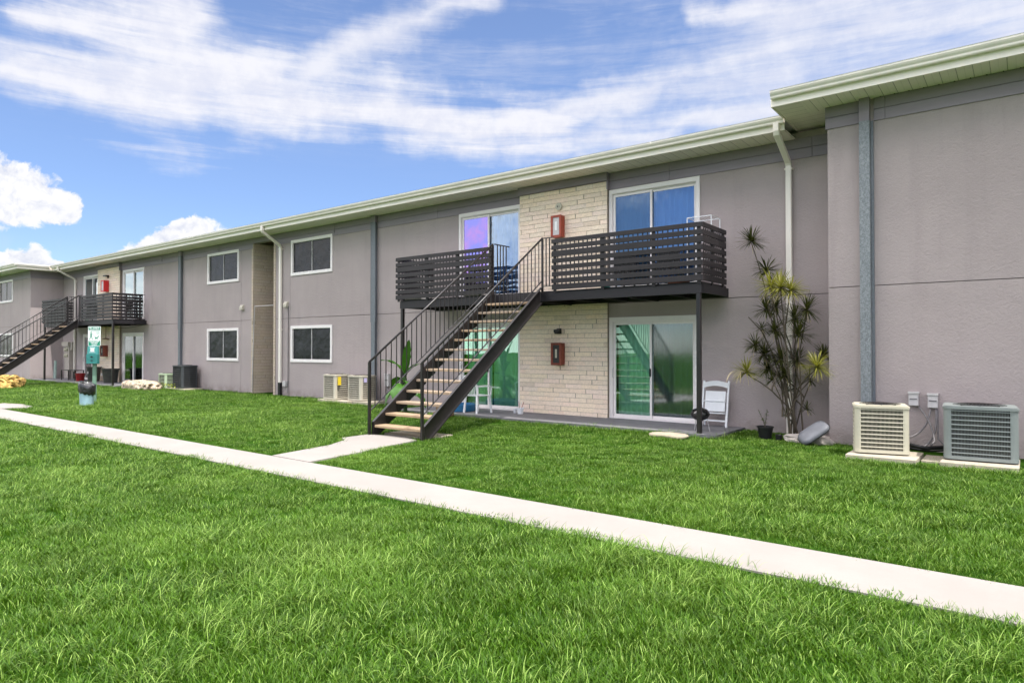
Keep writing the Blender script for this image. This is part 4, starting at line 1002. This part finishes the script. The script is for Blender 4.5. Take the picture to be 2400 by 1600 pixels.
for x, y, r, h, l in ((-9.62, 12.55, .055, .10, 'small white cup pot left of the red-flagged pot'), (-9.40, 12.45, .085, .14, 'white pot holding little red and white flags beside the brick pier')):
    p = thing('flower_pot', l, 'pot', (x, y, .06), 'white pots by the brick pier')
    MB().lathe((x, y, .06), [(r*.75, 0), (r, h), (r*1.08, h), (r*1.08, h-.015), (r*.9, h-.015), (r*.88, h-.03), (0, h-.03)], 18).build('pot', 'plastic_white', p, smooth=False)
    if r > .06:
        for a, m_ in ((-.03, 'red'), (.0, 'plastic_white'), (.03, 'red')):
            MB().bar((x+a, y, .06+h-.03), (x+a*2.4+.03, y, .06+h+.14), .012, .006).build('flag', m_, p)
# blue mat/pool, logs, jar under the stairs
tag(MB().lathe((-11.1, 12.15, .06), [(.42, 0), (.44, .02), (.44, .16), (.40, .17), (.38, .03), (.0, .03)], 24).build('wading_pool', 'blue_mat', None), 'blue plastic tub on the patio behind the stairs', 'plastic tub')
for i, (x, y, z, r) in enumerate(((-10.6, 11.0, .09, .08), (-10.44, 11.05, .09, .07), (-10.53, 11.03, .22, .075))):
    tag(MB().tube([(x, y-.16, z), (x+.01, y+.18, z+.01)], [r, r*.95], 9).build('log', 'log', None), ('left bottom', 'right bottom', 'topmost')[i]+' log of the small woodpile seen between the treads', 'log', 'logs behind the stairs')
tag(MB().lathe((-10.85, 10.75, 0), [(.06, 0), (.075, .16), (.06, .16), (.05, .03), (0, .03)], 14).build('planter_cup', 'elec', None), 'small grey cup standing in the grass left of the logs', 'cup')

# ------------------------------------------------------------------ far patio clutter
t = thing('bench_table', 'low black metal bench on the far patio', 'bench', (-36.3, 12.35, .06))
MB().box(-37.1, -35.35, 12.15, 12.55, .52, .55).build('top', 'iron', t)
for x, y in ((-37.07, 12.17), (-35.4, 12.17), (-37.07, 12.53), (-35.4, 12.53), (-36.2, 12.17)): MB().box(x-.02, x+.02, y-.02, y+.02, .06, .52).build('leg', 'iron', t)
MB().box(-37.05, -35.4, 12.16, 12.18, .15, .17).build('stretcher', 'iron', t)
def bin_(x, y, r, h, l, m, band=None):
    b = thing('bin', l, 'bin', (x, y, .06), 'dark bins on the far patio' if m == 'dark_bin' else None)
    MB().lathe((x, y, .06), [(r*.78, 0), (r*.95, h-.06), (r*1.06, h-.05), (r*1.06, h), (r*.9, h), (r*.7, .05), (0, .05)], 22).build('body', m, b)
    if band: MB().box(x+band-.04, x+band+.04, y-r*.98-.004, y-r*.90, h*.62, h*.78).build('label_plate', 'elec', b)
bin_(-34.25, 12.55, .30, .66, 'dark bin on the far patio behind the sign post', 'dark_bin', .1)
bin_(-32.15, 12.45, .34, .62, 'dark green bin on the far patio behind the balcony post', 'dark_bin', -.1)
bin_(-34.85, 12.20, .20, .36, 'small red bucket between the bench and the dark bin', 'red')
t = thing('meter_cabinet', 'tall beige electric meter cabinet beside the far corner downspout', 'meter cabinet', (-38.6, YW, 0))
MB().box(-38.62, -38.0, 12.80, YW-.002, .05, 1.68).build('body', 'meter', t); MB().box(-38.78, -37.95, 12.72, YW-.002, 1.68, 1.90).build('hood', 'meter', t)
MB().box(-38.0, -37.80, 12.84, YW-.002, 1.5, 1.9).build('side_box', 'meter', t)
for x in (-38.48, -38.22):
    for z in (1.52, 1.22): 
        q = MB(); q.lathe((0, 0, 0), [(.085, 0), (.085, .05), (.06, .07), (0, .07)], 14); q.v = [(x+a, 12.798-c_, z+b) for a, b, c_ in q.v]; q.build('meter_dial', 'ac_cream', t)
tag(MB().extrude([(-39.05, .02), (-38.78, .02), (-38.70, .95), (-38.93, .95)], 'y', 12.45, 12.50).build('leaning_board', 'panel', None), 'pale green board leaning on the wall beside the meter cabinet', 'board')
# things on the far balcony
t = thing('push_broom', 'pale broom standing at the top of the far stairs', 'broom', (-32.75, 11.75, 2.80))
MB().tube([(-32.8, 11.72, 2.84), (-32.95, 11.75, 3.65)], .015, 6).build('handle', 'elec', t); MB().box(-32.9, -32.7, 11.68, 11.76, 2.80, 2.86).build('head', 'panel', t)
tag(MB().box(-33.05, -32.7, 11.72, 11.78, 3.50, 3.68).build('folded_cloth', 'purple', None, bevel=.02), 'purple cloth hanging over the rail at the top of the far stairs', 'cloth')
# near balcony: wire rack, planters, chairs seen through the slats
t = thing('wire_rack', 'white wire rack standing on the near balcony above the rail corner', 'rack', (-4.95, 12.45, 2.80))
m = MB(); X0, X1, Y0_, Y1_ = -5.22, -4.74, 12.3, 12.75
for x in (X0, X1):
    for y in (Y0_, Y1_): m.bar((x, y, 2.8), (x, y, 4.12), .014, .014)
m.build('post', 'plastic_white', t)
for z in (4.12, 3.70, 3.3):
    m = MB()
    for a, b in (((X0, Y0_), (X1, Y0_)), ((X1, Y0_), (X1, Y1_)), ((X1, Y1_), (X0, Y1_)), ((X0, Y1_), (X0, Y0_))): m.bar((*a, z), (*b, z), .012, .012)
    for i in range(1, 8): x = X0+(X1-X0)*i/8; m.bar((x, Y0_, z), (x, Y1_, z), .004, .004)
    m.build('shelf', 'plastic_white', t)
tag(MB().box(-5.38, -5.02, 11.75, 11.95, 2.80, 2.93).build('planter_box', 'terracotta', None, bevel=.01), 'brown planter box on the near balcony behind the rail corner', 'planter')
tag(MB().lathe((-6.75, 11.8, 2.80), [(.08, 0), (.10, .05), (.0, .05)], 12).build('green_dish', 'green_light', None), 'small green dish on the near balcony floor', 'dish')
def patio_seat(x, y, label):
    c = thing('balcony_chair', label, 'chair', (x, y, 2.80), 'dark chairs on the near balcony')
    MB().box(x-.25, x+.25, y-.24, y+.24, 3.18, 3.22).build('seat', 'black', c); MB().box(x-.25, x+.25, y+.22, y+.26, 3.26, 3.62).build('backrest', 'black', c)
    for a in (-.22, .22):
        for b in (-.22, .24): MB().box(x+a-.015, x+a+.015, y+b-.015, y+b+.015, 2.80, 3.18 if b < 0 else 3.6).build('leg', 'black', c)
patio_seat(-6.75, 12.4, 'dark chair behind the balcony slats, left one'); patio_seat(-5.75, 12.35, 'dark chair behind the balcony slats, beside the wire rack')
for x, l in ((-12.2, 'pale pipe fitting on the floor at the left end of the balcony'), (-10.2, 'white tray on the balcony floor near the top of the stairs')):
    tag(MB().box(x-.3, x+.3, 11.68, 11.85, 2.81, 2.86).build('floor_tray', 'elec', None, bevel=.01), l, 'tray')
# cable slung under the far balcony
tag(MB().tube(arc((-33.0, 12.6, 2.60), (-31.6, 12.7, 2.35), (-29.6, 12.9, 2.62)), .012, 5).build('slung_cable', 'black', None), 'dark cable sagging under the farther balcony', 'cable')

# ------------------------------------------------------------------ plants
def leafblade(mb, base, d, L, w, droop, tone, n=5, fold=.25):
    base = Vector(base); d = Vector(d).normalized(); side = d.cross(Vector((0, 0, 1)))
    if side.length < .1: side = Vector((1, 0, 0))
    side.normalize(); b0 = len(mb.v); p = base.copy(); dd = d.copy()
    for i in range(n+1):
        t = i/n; ww = w*(.55+.9*t)*(1-t)**.6 if t > .02 else w*.5
        up = side.cross(dd).normalized()
        mb.v += [tuple(p-side*ww/2+up*ww*fold*.3), tuple(p-up*ww*fold*.3), tuple(p+side*ww/2+up*ww*fold*.3)]; mb.tone += [(tone,)*3]*3
        p = p+dd*(L/n); dd = (dd+Vector((0, 0, -droop/n))).normalized()
    for i in range(n):
        a = b0+i*3; mb.f += [(a, a+3, a+4, a+1), (a+1, a+4, a+5, a+2)]
def rosette(mb, c, rng, L=.27, n=52, w=.016, up=.0, tone=(0., .6), droop=.5):
    for i in range(n):
        a = rng.uniform(0, 2*math.pi); e = math.asin(min(1, max(-.75, rng.uniform(-.55, 1))))
        d = Vector((math.cos(e)*math.cos(a), math.cos(e)*math.sin(a), math.sin(e)+up))
        leafblade(mb, Vector(c)+d*.01, d, L*rng.uniform(.75, 1.12), w*rng.uniform(.8, 1.2), droop*rng.uniform(.3, 1.5), rng.uniform(*tone))
rng = random.Random(4)
dr = thing('dracaena_plant', 'tall multi-stemmed dracaena with spiky leaf heads in front of the downspout', 'plant', (-3.18, 12.2, 0))
# heads at (x, z) seen on the plane y=12.2 and the depth they really have
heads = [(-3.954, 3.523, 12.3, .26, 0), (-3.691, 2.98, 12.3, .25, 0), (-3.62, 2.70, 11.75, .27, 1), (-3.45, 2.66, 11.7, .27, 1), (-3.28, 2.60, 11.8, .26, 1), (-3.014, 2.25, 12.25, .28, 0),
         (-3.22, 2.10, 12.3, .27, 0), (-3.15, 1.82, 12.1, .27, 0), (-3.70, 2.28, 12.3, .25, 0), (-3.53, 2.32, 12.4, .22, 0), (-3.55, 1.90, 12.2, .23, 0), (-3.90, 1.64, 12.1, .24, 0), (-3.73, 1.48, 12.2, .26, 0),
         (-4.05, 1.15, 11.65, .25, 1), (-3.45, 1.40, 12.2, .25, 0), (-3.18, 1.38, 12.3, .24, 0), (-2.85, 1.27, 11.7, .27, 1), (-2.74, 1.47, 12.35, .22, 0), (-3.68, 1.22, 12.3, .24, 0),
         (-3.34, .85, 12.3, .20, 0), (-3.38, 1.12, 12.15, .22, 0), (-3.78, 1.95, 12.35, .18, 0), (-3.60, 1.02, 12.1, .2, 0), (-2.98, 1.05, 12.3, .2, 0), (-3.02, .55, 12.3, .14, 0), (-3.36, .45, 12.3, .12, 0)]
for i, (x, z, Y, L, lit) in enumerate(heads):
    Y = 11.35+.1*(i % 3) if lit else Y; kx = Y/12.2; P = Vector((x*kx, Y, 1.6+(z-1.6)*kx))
    b = Vector((-3.2+rng.uniform(-.12, .14), 12.2+rng.uniform(-.1, .1), 0))
    if i % 5 in (1, 3, 4) and i > 2: b = Vector(prev[3 if i % 2 else 4])
    mid = b.lerp(P, .5)+Vector(((b.x-P.x)*.25, rng.uniform(-.05, .05), .0)); pts = arc(b, mid, P-Vector((0, 0, .02)), 8)
    pts = [Vector(p)+Vector((rng.uniform(-.012, .012), rng.uniform(-.012, .012), 0))*(0 < j < 8) for j, p in enumerate(pts)]
    prev = pts
    MB().tube(pts, [.015-.007*j/8 for j in range(9)], 7).build('stem', 'bark', dr, smooth=True)
    mb = MB(); mb.tone = []; rosette(mb, P, rng, L*1.22, 104 if L > .2 else 40, .025, 0., (.45, 1.) if lit else (0., .22)); mb.build('leaf_head', 'dracaena', dr)  # sunlight painted into leaf tone: lit heads lighter, shaded heads darker
    # a few dead leaves hang under the head
    mb = MB(); mb.tone = []
    for _ in range(6 if lit else 3): leafblade(mb, P-Vector((0, 0, .03)), (rng.uniform(-1, 1), rng.uniform(-1, .4), -.6), L*.9, .012, 1.5, rng.random())
    mb.build('dry_leaves', 'dry_leaf', dr)
for pts in ([(-3.95, 12.0, 2.15), (-3.75, 12.1, 1.9), (-3.45, 12.2, 1.2)], [(-3.5, 12.3, 1.2), (-3.42, 12.2, .7), (-3.4, 12.1, .4)]):
    MB().tube(pts, [.008, .012, .016], 6).build('stem', 'bark', dr)
mb = MB(); mb.tone = []
for _ in range(10): leafblade(mb, (-3.85+rng.uniform(-.15, .1), 11.35, 1.2), (rng.uniform(-1, .6), rng.uniform(-1, 0), rng.uniform(-.5, .5)), .3, .013, 2.2, rng.random(), 7)
for _ in range(6): leafblade(mb, (-3.3+rng.uniform(-.15, .15), 11.35, 2.5), (rng.uniform(-1, 1), rng.uniform(-1, 0), -.4), .28, .013, 1.5, rng.random(), 7)
mb.build('dry_leaves', 'dry_leaf', dr)
pp = thing('potted_plant', 'small leafy plant in a black nursery pot left of the dracaena', 'potted plant', (-3.68, 12.05, 0))
MB().lathe((-3.68, 12.05, 0), [(.10, 0), (.135, .22), (.145, .22), (.145, .20), (.12, .19), (0, .19)], 20).build('pot', 'black', pp)
MB().lathe((-3.68, 12.05, 0), [(.125, .192), (.06, .205), (0, .2)], 14).build('soil', 'soil', pp)
for k_ in range(5):
    a = rng.uniform(0, 6.28); tip = Vector((-3.68+.12*math.cos(a), 12.05+.1*math.sin(a), rng.uniform(.36, .55))); s0 = Vector((-3.68, 12.05, .19))
    MB().tube([s0, s0.lerp(tip, .5)+Vector((0, 0, .03)), tip], .004, 5).build('stem', 'bark', pp)
    mb = MB(); mb.tone = []
    for q in range(11):
        t_ = rng.uniform(.35, 1); b = s0.lerp(tip, t_); leafblade(mb, b, (rng.uniform(-1, 1), rng.uniform(-1, 1), rng.uniform(-.1, .6)), .055, .022, .4, rng.random(), 3)
    mb.build('leaves', 'potplant', pp)
tag(MB().lathe((-3.42, 11.95, 0), [(.05, 0), (.06, .10), (.05, .10), (0, .02)], 12).build('small_pot', 'black', None), 'tiny black pot beside the dracaena stems', 'pot')
# grey lid leaning in the corner
lid = thing('plastic_lid', 'grey plastic bin lid lying tilted at the foot of the wall corner', 'lid', (-2.85, 11.75, .1))
lm = MB(); P2 = rrect(.32, .50, .11, 5)
for j, (s_, z) in enumerate(((1., -.02), (1.03, .0), (1., .035), (.86, .06), (.6, .07))):
    for a, b in P2: lm.v.append((a*s_, b*s_, z))
n_ = len(P2)
for j in range(4):
    for k_ in range(n_): lm.f.append((j*n_+k_, j*n_+(k_+1) % n_, (j+1)*n_+(k_+1) % n_, (j+1)*n_+k_))
lm.f += [tuple(reversed(range(n_))), tuple(4*n_+k_ for k_ in range(n_))]
Mx = Matrix.Translation((-2.80, 11.72, .20)) @ Matrix.Rotation(R(-62), 4, 'Z') @ Matrix.Rotation(R(36), 4, 'X') @ Matrix.Rotation(R(22), 4, 'Y')
lm.v = [tuple(Mx @ Vector(v)) for v in lm.v]; lm.build('shell', 'lid_grey', lid, smooth=True)
rm = MB(); rm.tube([tuple(Mx @ Vector((a*1.035, b*1.035, .0))) for a, b in P2+[P2[0]]], .009, 5, False).build('rim', 'black', lid)

# banana plant behind the left balcony post
bp = thing('banana_plant', 'broad-leaved banana plant behind the stair rail', 'plant', (-11.9, 11.15, 0))
def bigleaf(base, d, L, w, droop, tone, name='leaf'):
    mb = MB(); mb.tone = []; base = Vector(base); dd = Vector(d).normalized(); side = dd.cross(Vector((0, 0, 1))).normalized(); n = 10; p = base.copy(); rows = []
    for i in range(n+1):
        t = i/n; ww = w*math.sin(math.pi*min(1, .04+t*.97))**.6 if i < n else .005; up = side.cross(dd).normalized(); jag = 1+.10*math.sin(i*2.9)
        r = []
        for s_ in (-1, -.5, 0, .5, 1): r.append(p+side*(ww/2*s_*jag)+up*(ww*.16*(abs(s_)) + .012*math.sin(i*1.7+s_*3)))
        rows.append(r); p = p+dd*(L/n); dd = (dd+Vector((0, 0, -droop/n))).normalized()
    for r in rows:
        for v in r: mb.v.append(tuple(v)); mb.tone.append((tone,)*3)
    for i in range(n):
        for k in range(4): a = i*5+k; mb.f.append((a, a+5, a+6, a+1))
    mb.build(name, 'banana', bp, smooth=True)
    MB().tube([base, base+Vector(d).normalized()*L*.3], [.012, .006], 5).build('leaf_stalk', 'banana', bp)
bx0, by0 = -11.9, 11.15
MB().tube([(bx0, by0, 0), (bx0+.02, by0, .5), (bx0, by0, 1.0)], [.05, .04, .025], 8).build('trunk', 'potplant', bp)
for d, L, w, dr_, z, tn in (((-.75, -.55, 1.3), .62, .20, 1.2, .95, .5), ((.35, -.15, 1.6), .75, .17, .5, .95, .3), ((.05, .3, 1.8), .60, .18, .4, 1.0, .6), ((-.9, .2, .5), .6, .22, 2.2, .8, .2),
                     ((.9, -.3, .35), .62, .24, 2.0, .75, .9), ((.3, -.9, .2), .6, .26, 2.4, .7, 1.), ((-.5, -.8, .1), .6, .26, 2.4, .65, .9), ((.9, .3, .0), .6, .22, 1.6, .55, .3), ((-.1, -.7, -.2), .5, .22, 1.6, .5, .5), ((.5, .2, 1.0), .5, .16, 1.5, .9, .7)):
    bigleaf((bx0, by0, z), d, L*1.18, w*1.25, dr_, tn)
# creeper by far AC pad
mb = MB(); mb.tone = []
for _ in range(70): leafblade(mb, (-26.3+rng.uniform(-.7, .9), 12.1+rng.uniform(-.12, .05), rng.uniform(.05, .22)), (rng.uniform(-1, 1), rng.uniform(-1, 0), rng.uniform(-.2, 1)), .09, .05, .6, rng.random(), 3)
tag(mb.build('creeper', 'leaf_yellow', None), 'yellow-green creeper at the foot of the distant air conditioners', 'plant')

# ------------------------------------------------------------------ grass (tufts scattered over the lawn, one stuff object)
GC = bpy.data.collections.new('grass_tufts')
def tuft(idx, nb, hmin, hmax, wmin, wmax, rad, lean, curve):
    rg = np.random.RandomState(100+idx); V = []; Fc = []; Tn = []
    for b in range(nb):
        a = rg.uniform(0, 6.283); rr = rad*math.sqrt(rg.uniform()); x, y = rr*math.cos(a), rr*math.sin(a)
        h = rg.uniform(hmin, hmax); w = rg.uniform(wmin, wmax)*1.15; da = a+rg.normal(0, 1.1); ln = abs(rg.normal(lean, .25)); tn = rg.uniform(0, .8) if rg.uniform() > .13 else rg.uniform(.85, 1.)
        dirv = np.array([math.cos(da), math.sin(da)]); side = np.array([-dirv[1], dirv[0]]); tw = rg.uniform(-.9, .9)
        sd = side*math.cos(tw)+dirv*math.sin(tw)
        px, pz, th = 0., 0., ln*.45; n = 4; b0 = len(V)
        for i in range(n+1):
            t = i/n; ww = w*(1-t**1.8)*.5+.0002
            c = np.array([x, y])+dirv*px
            if i < n: V.append((c[0]-sd[0]*ww, c[1]-sd[1]*ww, pz)); V.append((c[0]+sd[0]*ww, c[1]+sd[1]*ww, pz)); Tn += [tn, tn]
            else: V.append((c[0], c[1], pz)); Tn.append(tn)
            px += math.sin(th)*h/n; pz += math.cos(th)*h/n; th += curve*rg.uniform(.5, 1.3)/n
        for i in range(n-1): q = b0+i*2; Fc.append((q, q+1, q+3, q+2))
        q = b0+(n-1)*2; Fc.append((q, q+1, q+2))
    me = bpy.data.meshes.new('grass_tuft'); me.from_pydata(V, [], Fc)
    at = me.attributes.new('tone', 'FLOAT', 'POINT'); at.data.foreach_set('value', np.array(Tn, np.float32)); me.materials.append(M['grass'])
    me.polygons.foreach_set('use_smooth', [True]*len(me.polygons))
    o = bpy.data.objects.new('grass_tuft_%02d' % idx, me); GC.objects.link(o); return o
K = 0
for i in range(4): tuft(K, 60, .035, .080, .0024, .0045, .13, .7, 1.1); K += 1      # ordinary sward
for i in range(3): tuft(K, 34, .06, .135, .0022, .0040, .12, .8, 1.8); K += 1       # long arching blades
for i in range(3): tuft(K, 80, .018, .042, .0035, .007, .15, 1.0, .6); K += 1      # low dense mat
NV = K
def vnoise(x, y, s, seed):
    rg = np.random.RandomState(seed); n = 256; g_ = rg.rand(n, n); u = x*s+1000; v = y*s+1000; i = np.floor(u).astype(int); j = np.floor(v).astype(int); fu = u-i; fv = v-j
    fu = fu*fu*(3-2*fu); fv = fv*fv*(3-2*fv); i %= n; j %= n; i1 = (i+1) % n; j1 = (j+1) % n
    return (g_[i, j]*(1-fu)+g_[i1, j]*fu)*(1-fv)+(g_[i, j1]*(1-fu)+g_[i1, j1]*fu)*fv
def inpoly(x, y, P):
    r = np.zeros(len(x), bool); n = len(P)
    for i in range(n):
        x1, y1 = P[i]; x2, y2 = P[(i+1) % n]; c = ((y1 > y) != (y2 > y)) & (x < (x2-x1)*(y-y1)/(y2-y1+1e-12)+x1); r ^= c
    return r
def scatter(dmin, dmax, dens, sc0, sc1, seed):
    rg = np.random.RandomState(seed); xa, xb, ya, yb = -62, 5, .5, 12.95
    n = int((xb-xa)*(yb-ya)*dens); x = rg.uniform(xa, xb, n); y = rg.uniform(ya, yb, n)
    fw = -x*.6124+y*.7904; rt = x*.7905+y*.6127; d = np.hypot(x, y)
    k = (d >= dmin) & (d < dmax) & (fw > .8) & (np.abs(rt) < fw*.80+1.6)
    m_ = .015
    k &= ~((y > WY0-.015) & (y < WY1+.03))
    k &= ~inpoly(x, y, [(-8.83, 5.5), (-7.86, 5.5), (-7.98, 6.6), (-8.15, 7.45), (-8.25, 8.1), (-9.0, 8.35), (-9.62, 8.0), (-9.60, 7.45), (-9.33, 7.30), (-9.05, 6.8)])
    k &= ~inpoly(x, y, [(-22.7, 5.5), (-21.25, 5.5), (-21.15, 5.9), (-21.08, 6.1), (-21.35, 6.27), (-22.3, 6.35), (-23.2, 6.15)])
    for a, b in PAT: k &= ~((x > a-.02) & (x < b+.02) & (y > 11.47))
    k &= ~((x > -9.40) & (x < -8.27) & (y > 8.2) & (y < 8.85))
    k &= ~((x > XR-.03) & (y > YR-.10)); k &= ~((x < XL) & (y > YL-.03)); k &= ~((y > 12.9))
    for a, b, c, e in ((-2.12, -1.20, 10.54, 11.43), (-.98, -.08, 10.66, 11.6), (-16.63, -14.47, 12.02, 12.9), (-26.78, -24.9, 12.17, 13)): k &= ~((x > a) & (x < b) & (y > c) & (y < e))
    k &= ~((x > -2.1) & (x < .6) & (y > 11.3)); k &= ~((np.hypot(x+20.72, y-7.42) < .2)); k &= ~((np.hypot((x+5.05)/.38, (y-11.12)/.22) < 1))
    k &= ~((np.hypot(x+3.2, y-12.2) < .22))
    x, y, d = x[k], y[k], d[k]; n = len(x)
    a = vnoise(x, y, .55, 1)*.6+vnoise(x, y, 1.7, 2)*.4; b = vnoise(x, y, .8, 3)*.5+vnoise(x, y, 2.6, 4)*.5
    idx = np.zeros(n, int); r = rg.rand(n)
    idx[:] = rg.randint(0, 4, n); long_ = (a > .50) & (r < .45); idx[long_] = rg.randint(4, 7, long_.sum())
    low_ = ((b > .52) | (r > .62)) & (r > .35) & ~long_; idx[low_] = rg.randint(7, 10, low_.sum())
    # worn strip near the wall and the walk edge: shorter
    sc = rg.uniform(sc0, sc1, n)*(.72+.55*vnoise(x, y, .35, 9)); nearw = (y > 9.5) | ((y > WY1) & (y < WY1+.5)); sc[nearw] *= .82
    padf = np.zeros(n, bool)
    for a_, b_, c_ in ((-2.2, -1.1, 10.56), (-1.0, 0, 10.68), (-16.7, -14.4, 12.05), (-26.8, -24.9, 12.2)): padf |= (x > a_) & (x < b_) & (y > c_-.3) & (y < c_)
    for a_, b_ in PAT: padf |= (x > a_) & (x < b_+.2) & (y > 11.25)
    sc[padf] *= 1.5
    sc *= np.where((y > WY1) & (y < WY1+.12), .65, 1.); thin = rg.rand(n) < (.6+.4*np.clip((vnoise(x, y, 1.1, 12)+.45), 0, 1)); 
    return x[thin], y[thin], idx[thin], sc[thin], rg.uniform(0, 6.283, n)[thin]
parts = [scatter(0, 6.5, 150, .85, 1.3, 21), scatter(6.5, 11, 105, .8, 1.2, 22), scatter(11, 20, 62, .9, 1.35, 23), scatter(20, 60, 28, 1.1, 1.6, 24)]
X_, Y_, I_, S_, A_ = [np.concatenate([p[i] for p in parts]) for i in range(5)]
print('grass tufts', len(X_))
gm = bpy.data.meshes.new('lawn_grass'); gm.vertices.add(len(X_)); gm.vertices.foreach_set('co', np.stack([X_, Y_, np.full(len(X_), .0)], 1).astype(np.float32).ravel())
a = gm.attributes.new('idx', 'INT', 'POINT'); a.data.foreach_set('value', I_.astype(np.int32))
a = gm.attributes.new('sc', 'FLOAT', 'POINT'); a.data.foreach_set('value', S_.astype(np.float32))
a = gm.attributes.new('rz', 'FLOAT', 'POINT'); a.data.foreach_set('value', A_.astype(np.float32))
go = bpy.data.objects.new('lawn_grass', gm); COL.objects.link(go); go['kind'] = 'stuff'; tag(go, 'short bright green lawn grass on both sides of the walk', 'grass')
ng = bpy.data.node_groups.new('grass_scatter', 'GeometryNodeTree'); ng.interface.new_socket('Geometry', in_out='INPUT', socket_type='NodeSocketGeometry'); ng.interface.new_socket('Geometry', in_out='OUTPUT', socket_type='NodeSocketGeometry')
gi = ng.nodes.new('NodeGroupInput'); gout = ng.nodes.new('NodeGroupOutput'); mp = ng.nodes.new('GeometryNodeMeshToPoints'); ip = ng.nodes.new('GeometryNodeInstanceOnPoints')
ci = ng.nodes.new('GeometryNodeCollectionInfo'); ci.inputs['Collection'].default_value = GC; ci.inputs['Separate Children'].default_value = True; ci.inputs['Reset Children'].default_value = True
def nattr(n, t): q = ng.nodes.new('GeometryNodeInputNamedAttribute'); q.data_type = t; q.inputs['Name'].default_value = n; return q.outputs['Attribute']
cx = ng.nodes.new('ShaderNodeCombineXYZ'); L = ng.links.new
L(nattr('rz', 'FLOAT'), cx.inputs[2]); L(gi.outputs[0], mp.inputs[0]); L(mp.outputs[0], ip.inputs['Points']); L(ci.outputs[0], ip.inputs['Instance'])
ip.inputs['Pick Instance'].default_value = True; L(nattr('idx', 'INT'), ip.inputs['Instance Index']); L(cx.outputs[0], ip.inputs['Rotation']); L(nattr('sc', 'FLOAT'), ip.inputs['Scale']); L(ip.outputs[0], gout.inputs[0])
md = go.modifiers.new('scatter', 'NODES'); md.node_group = ng
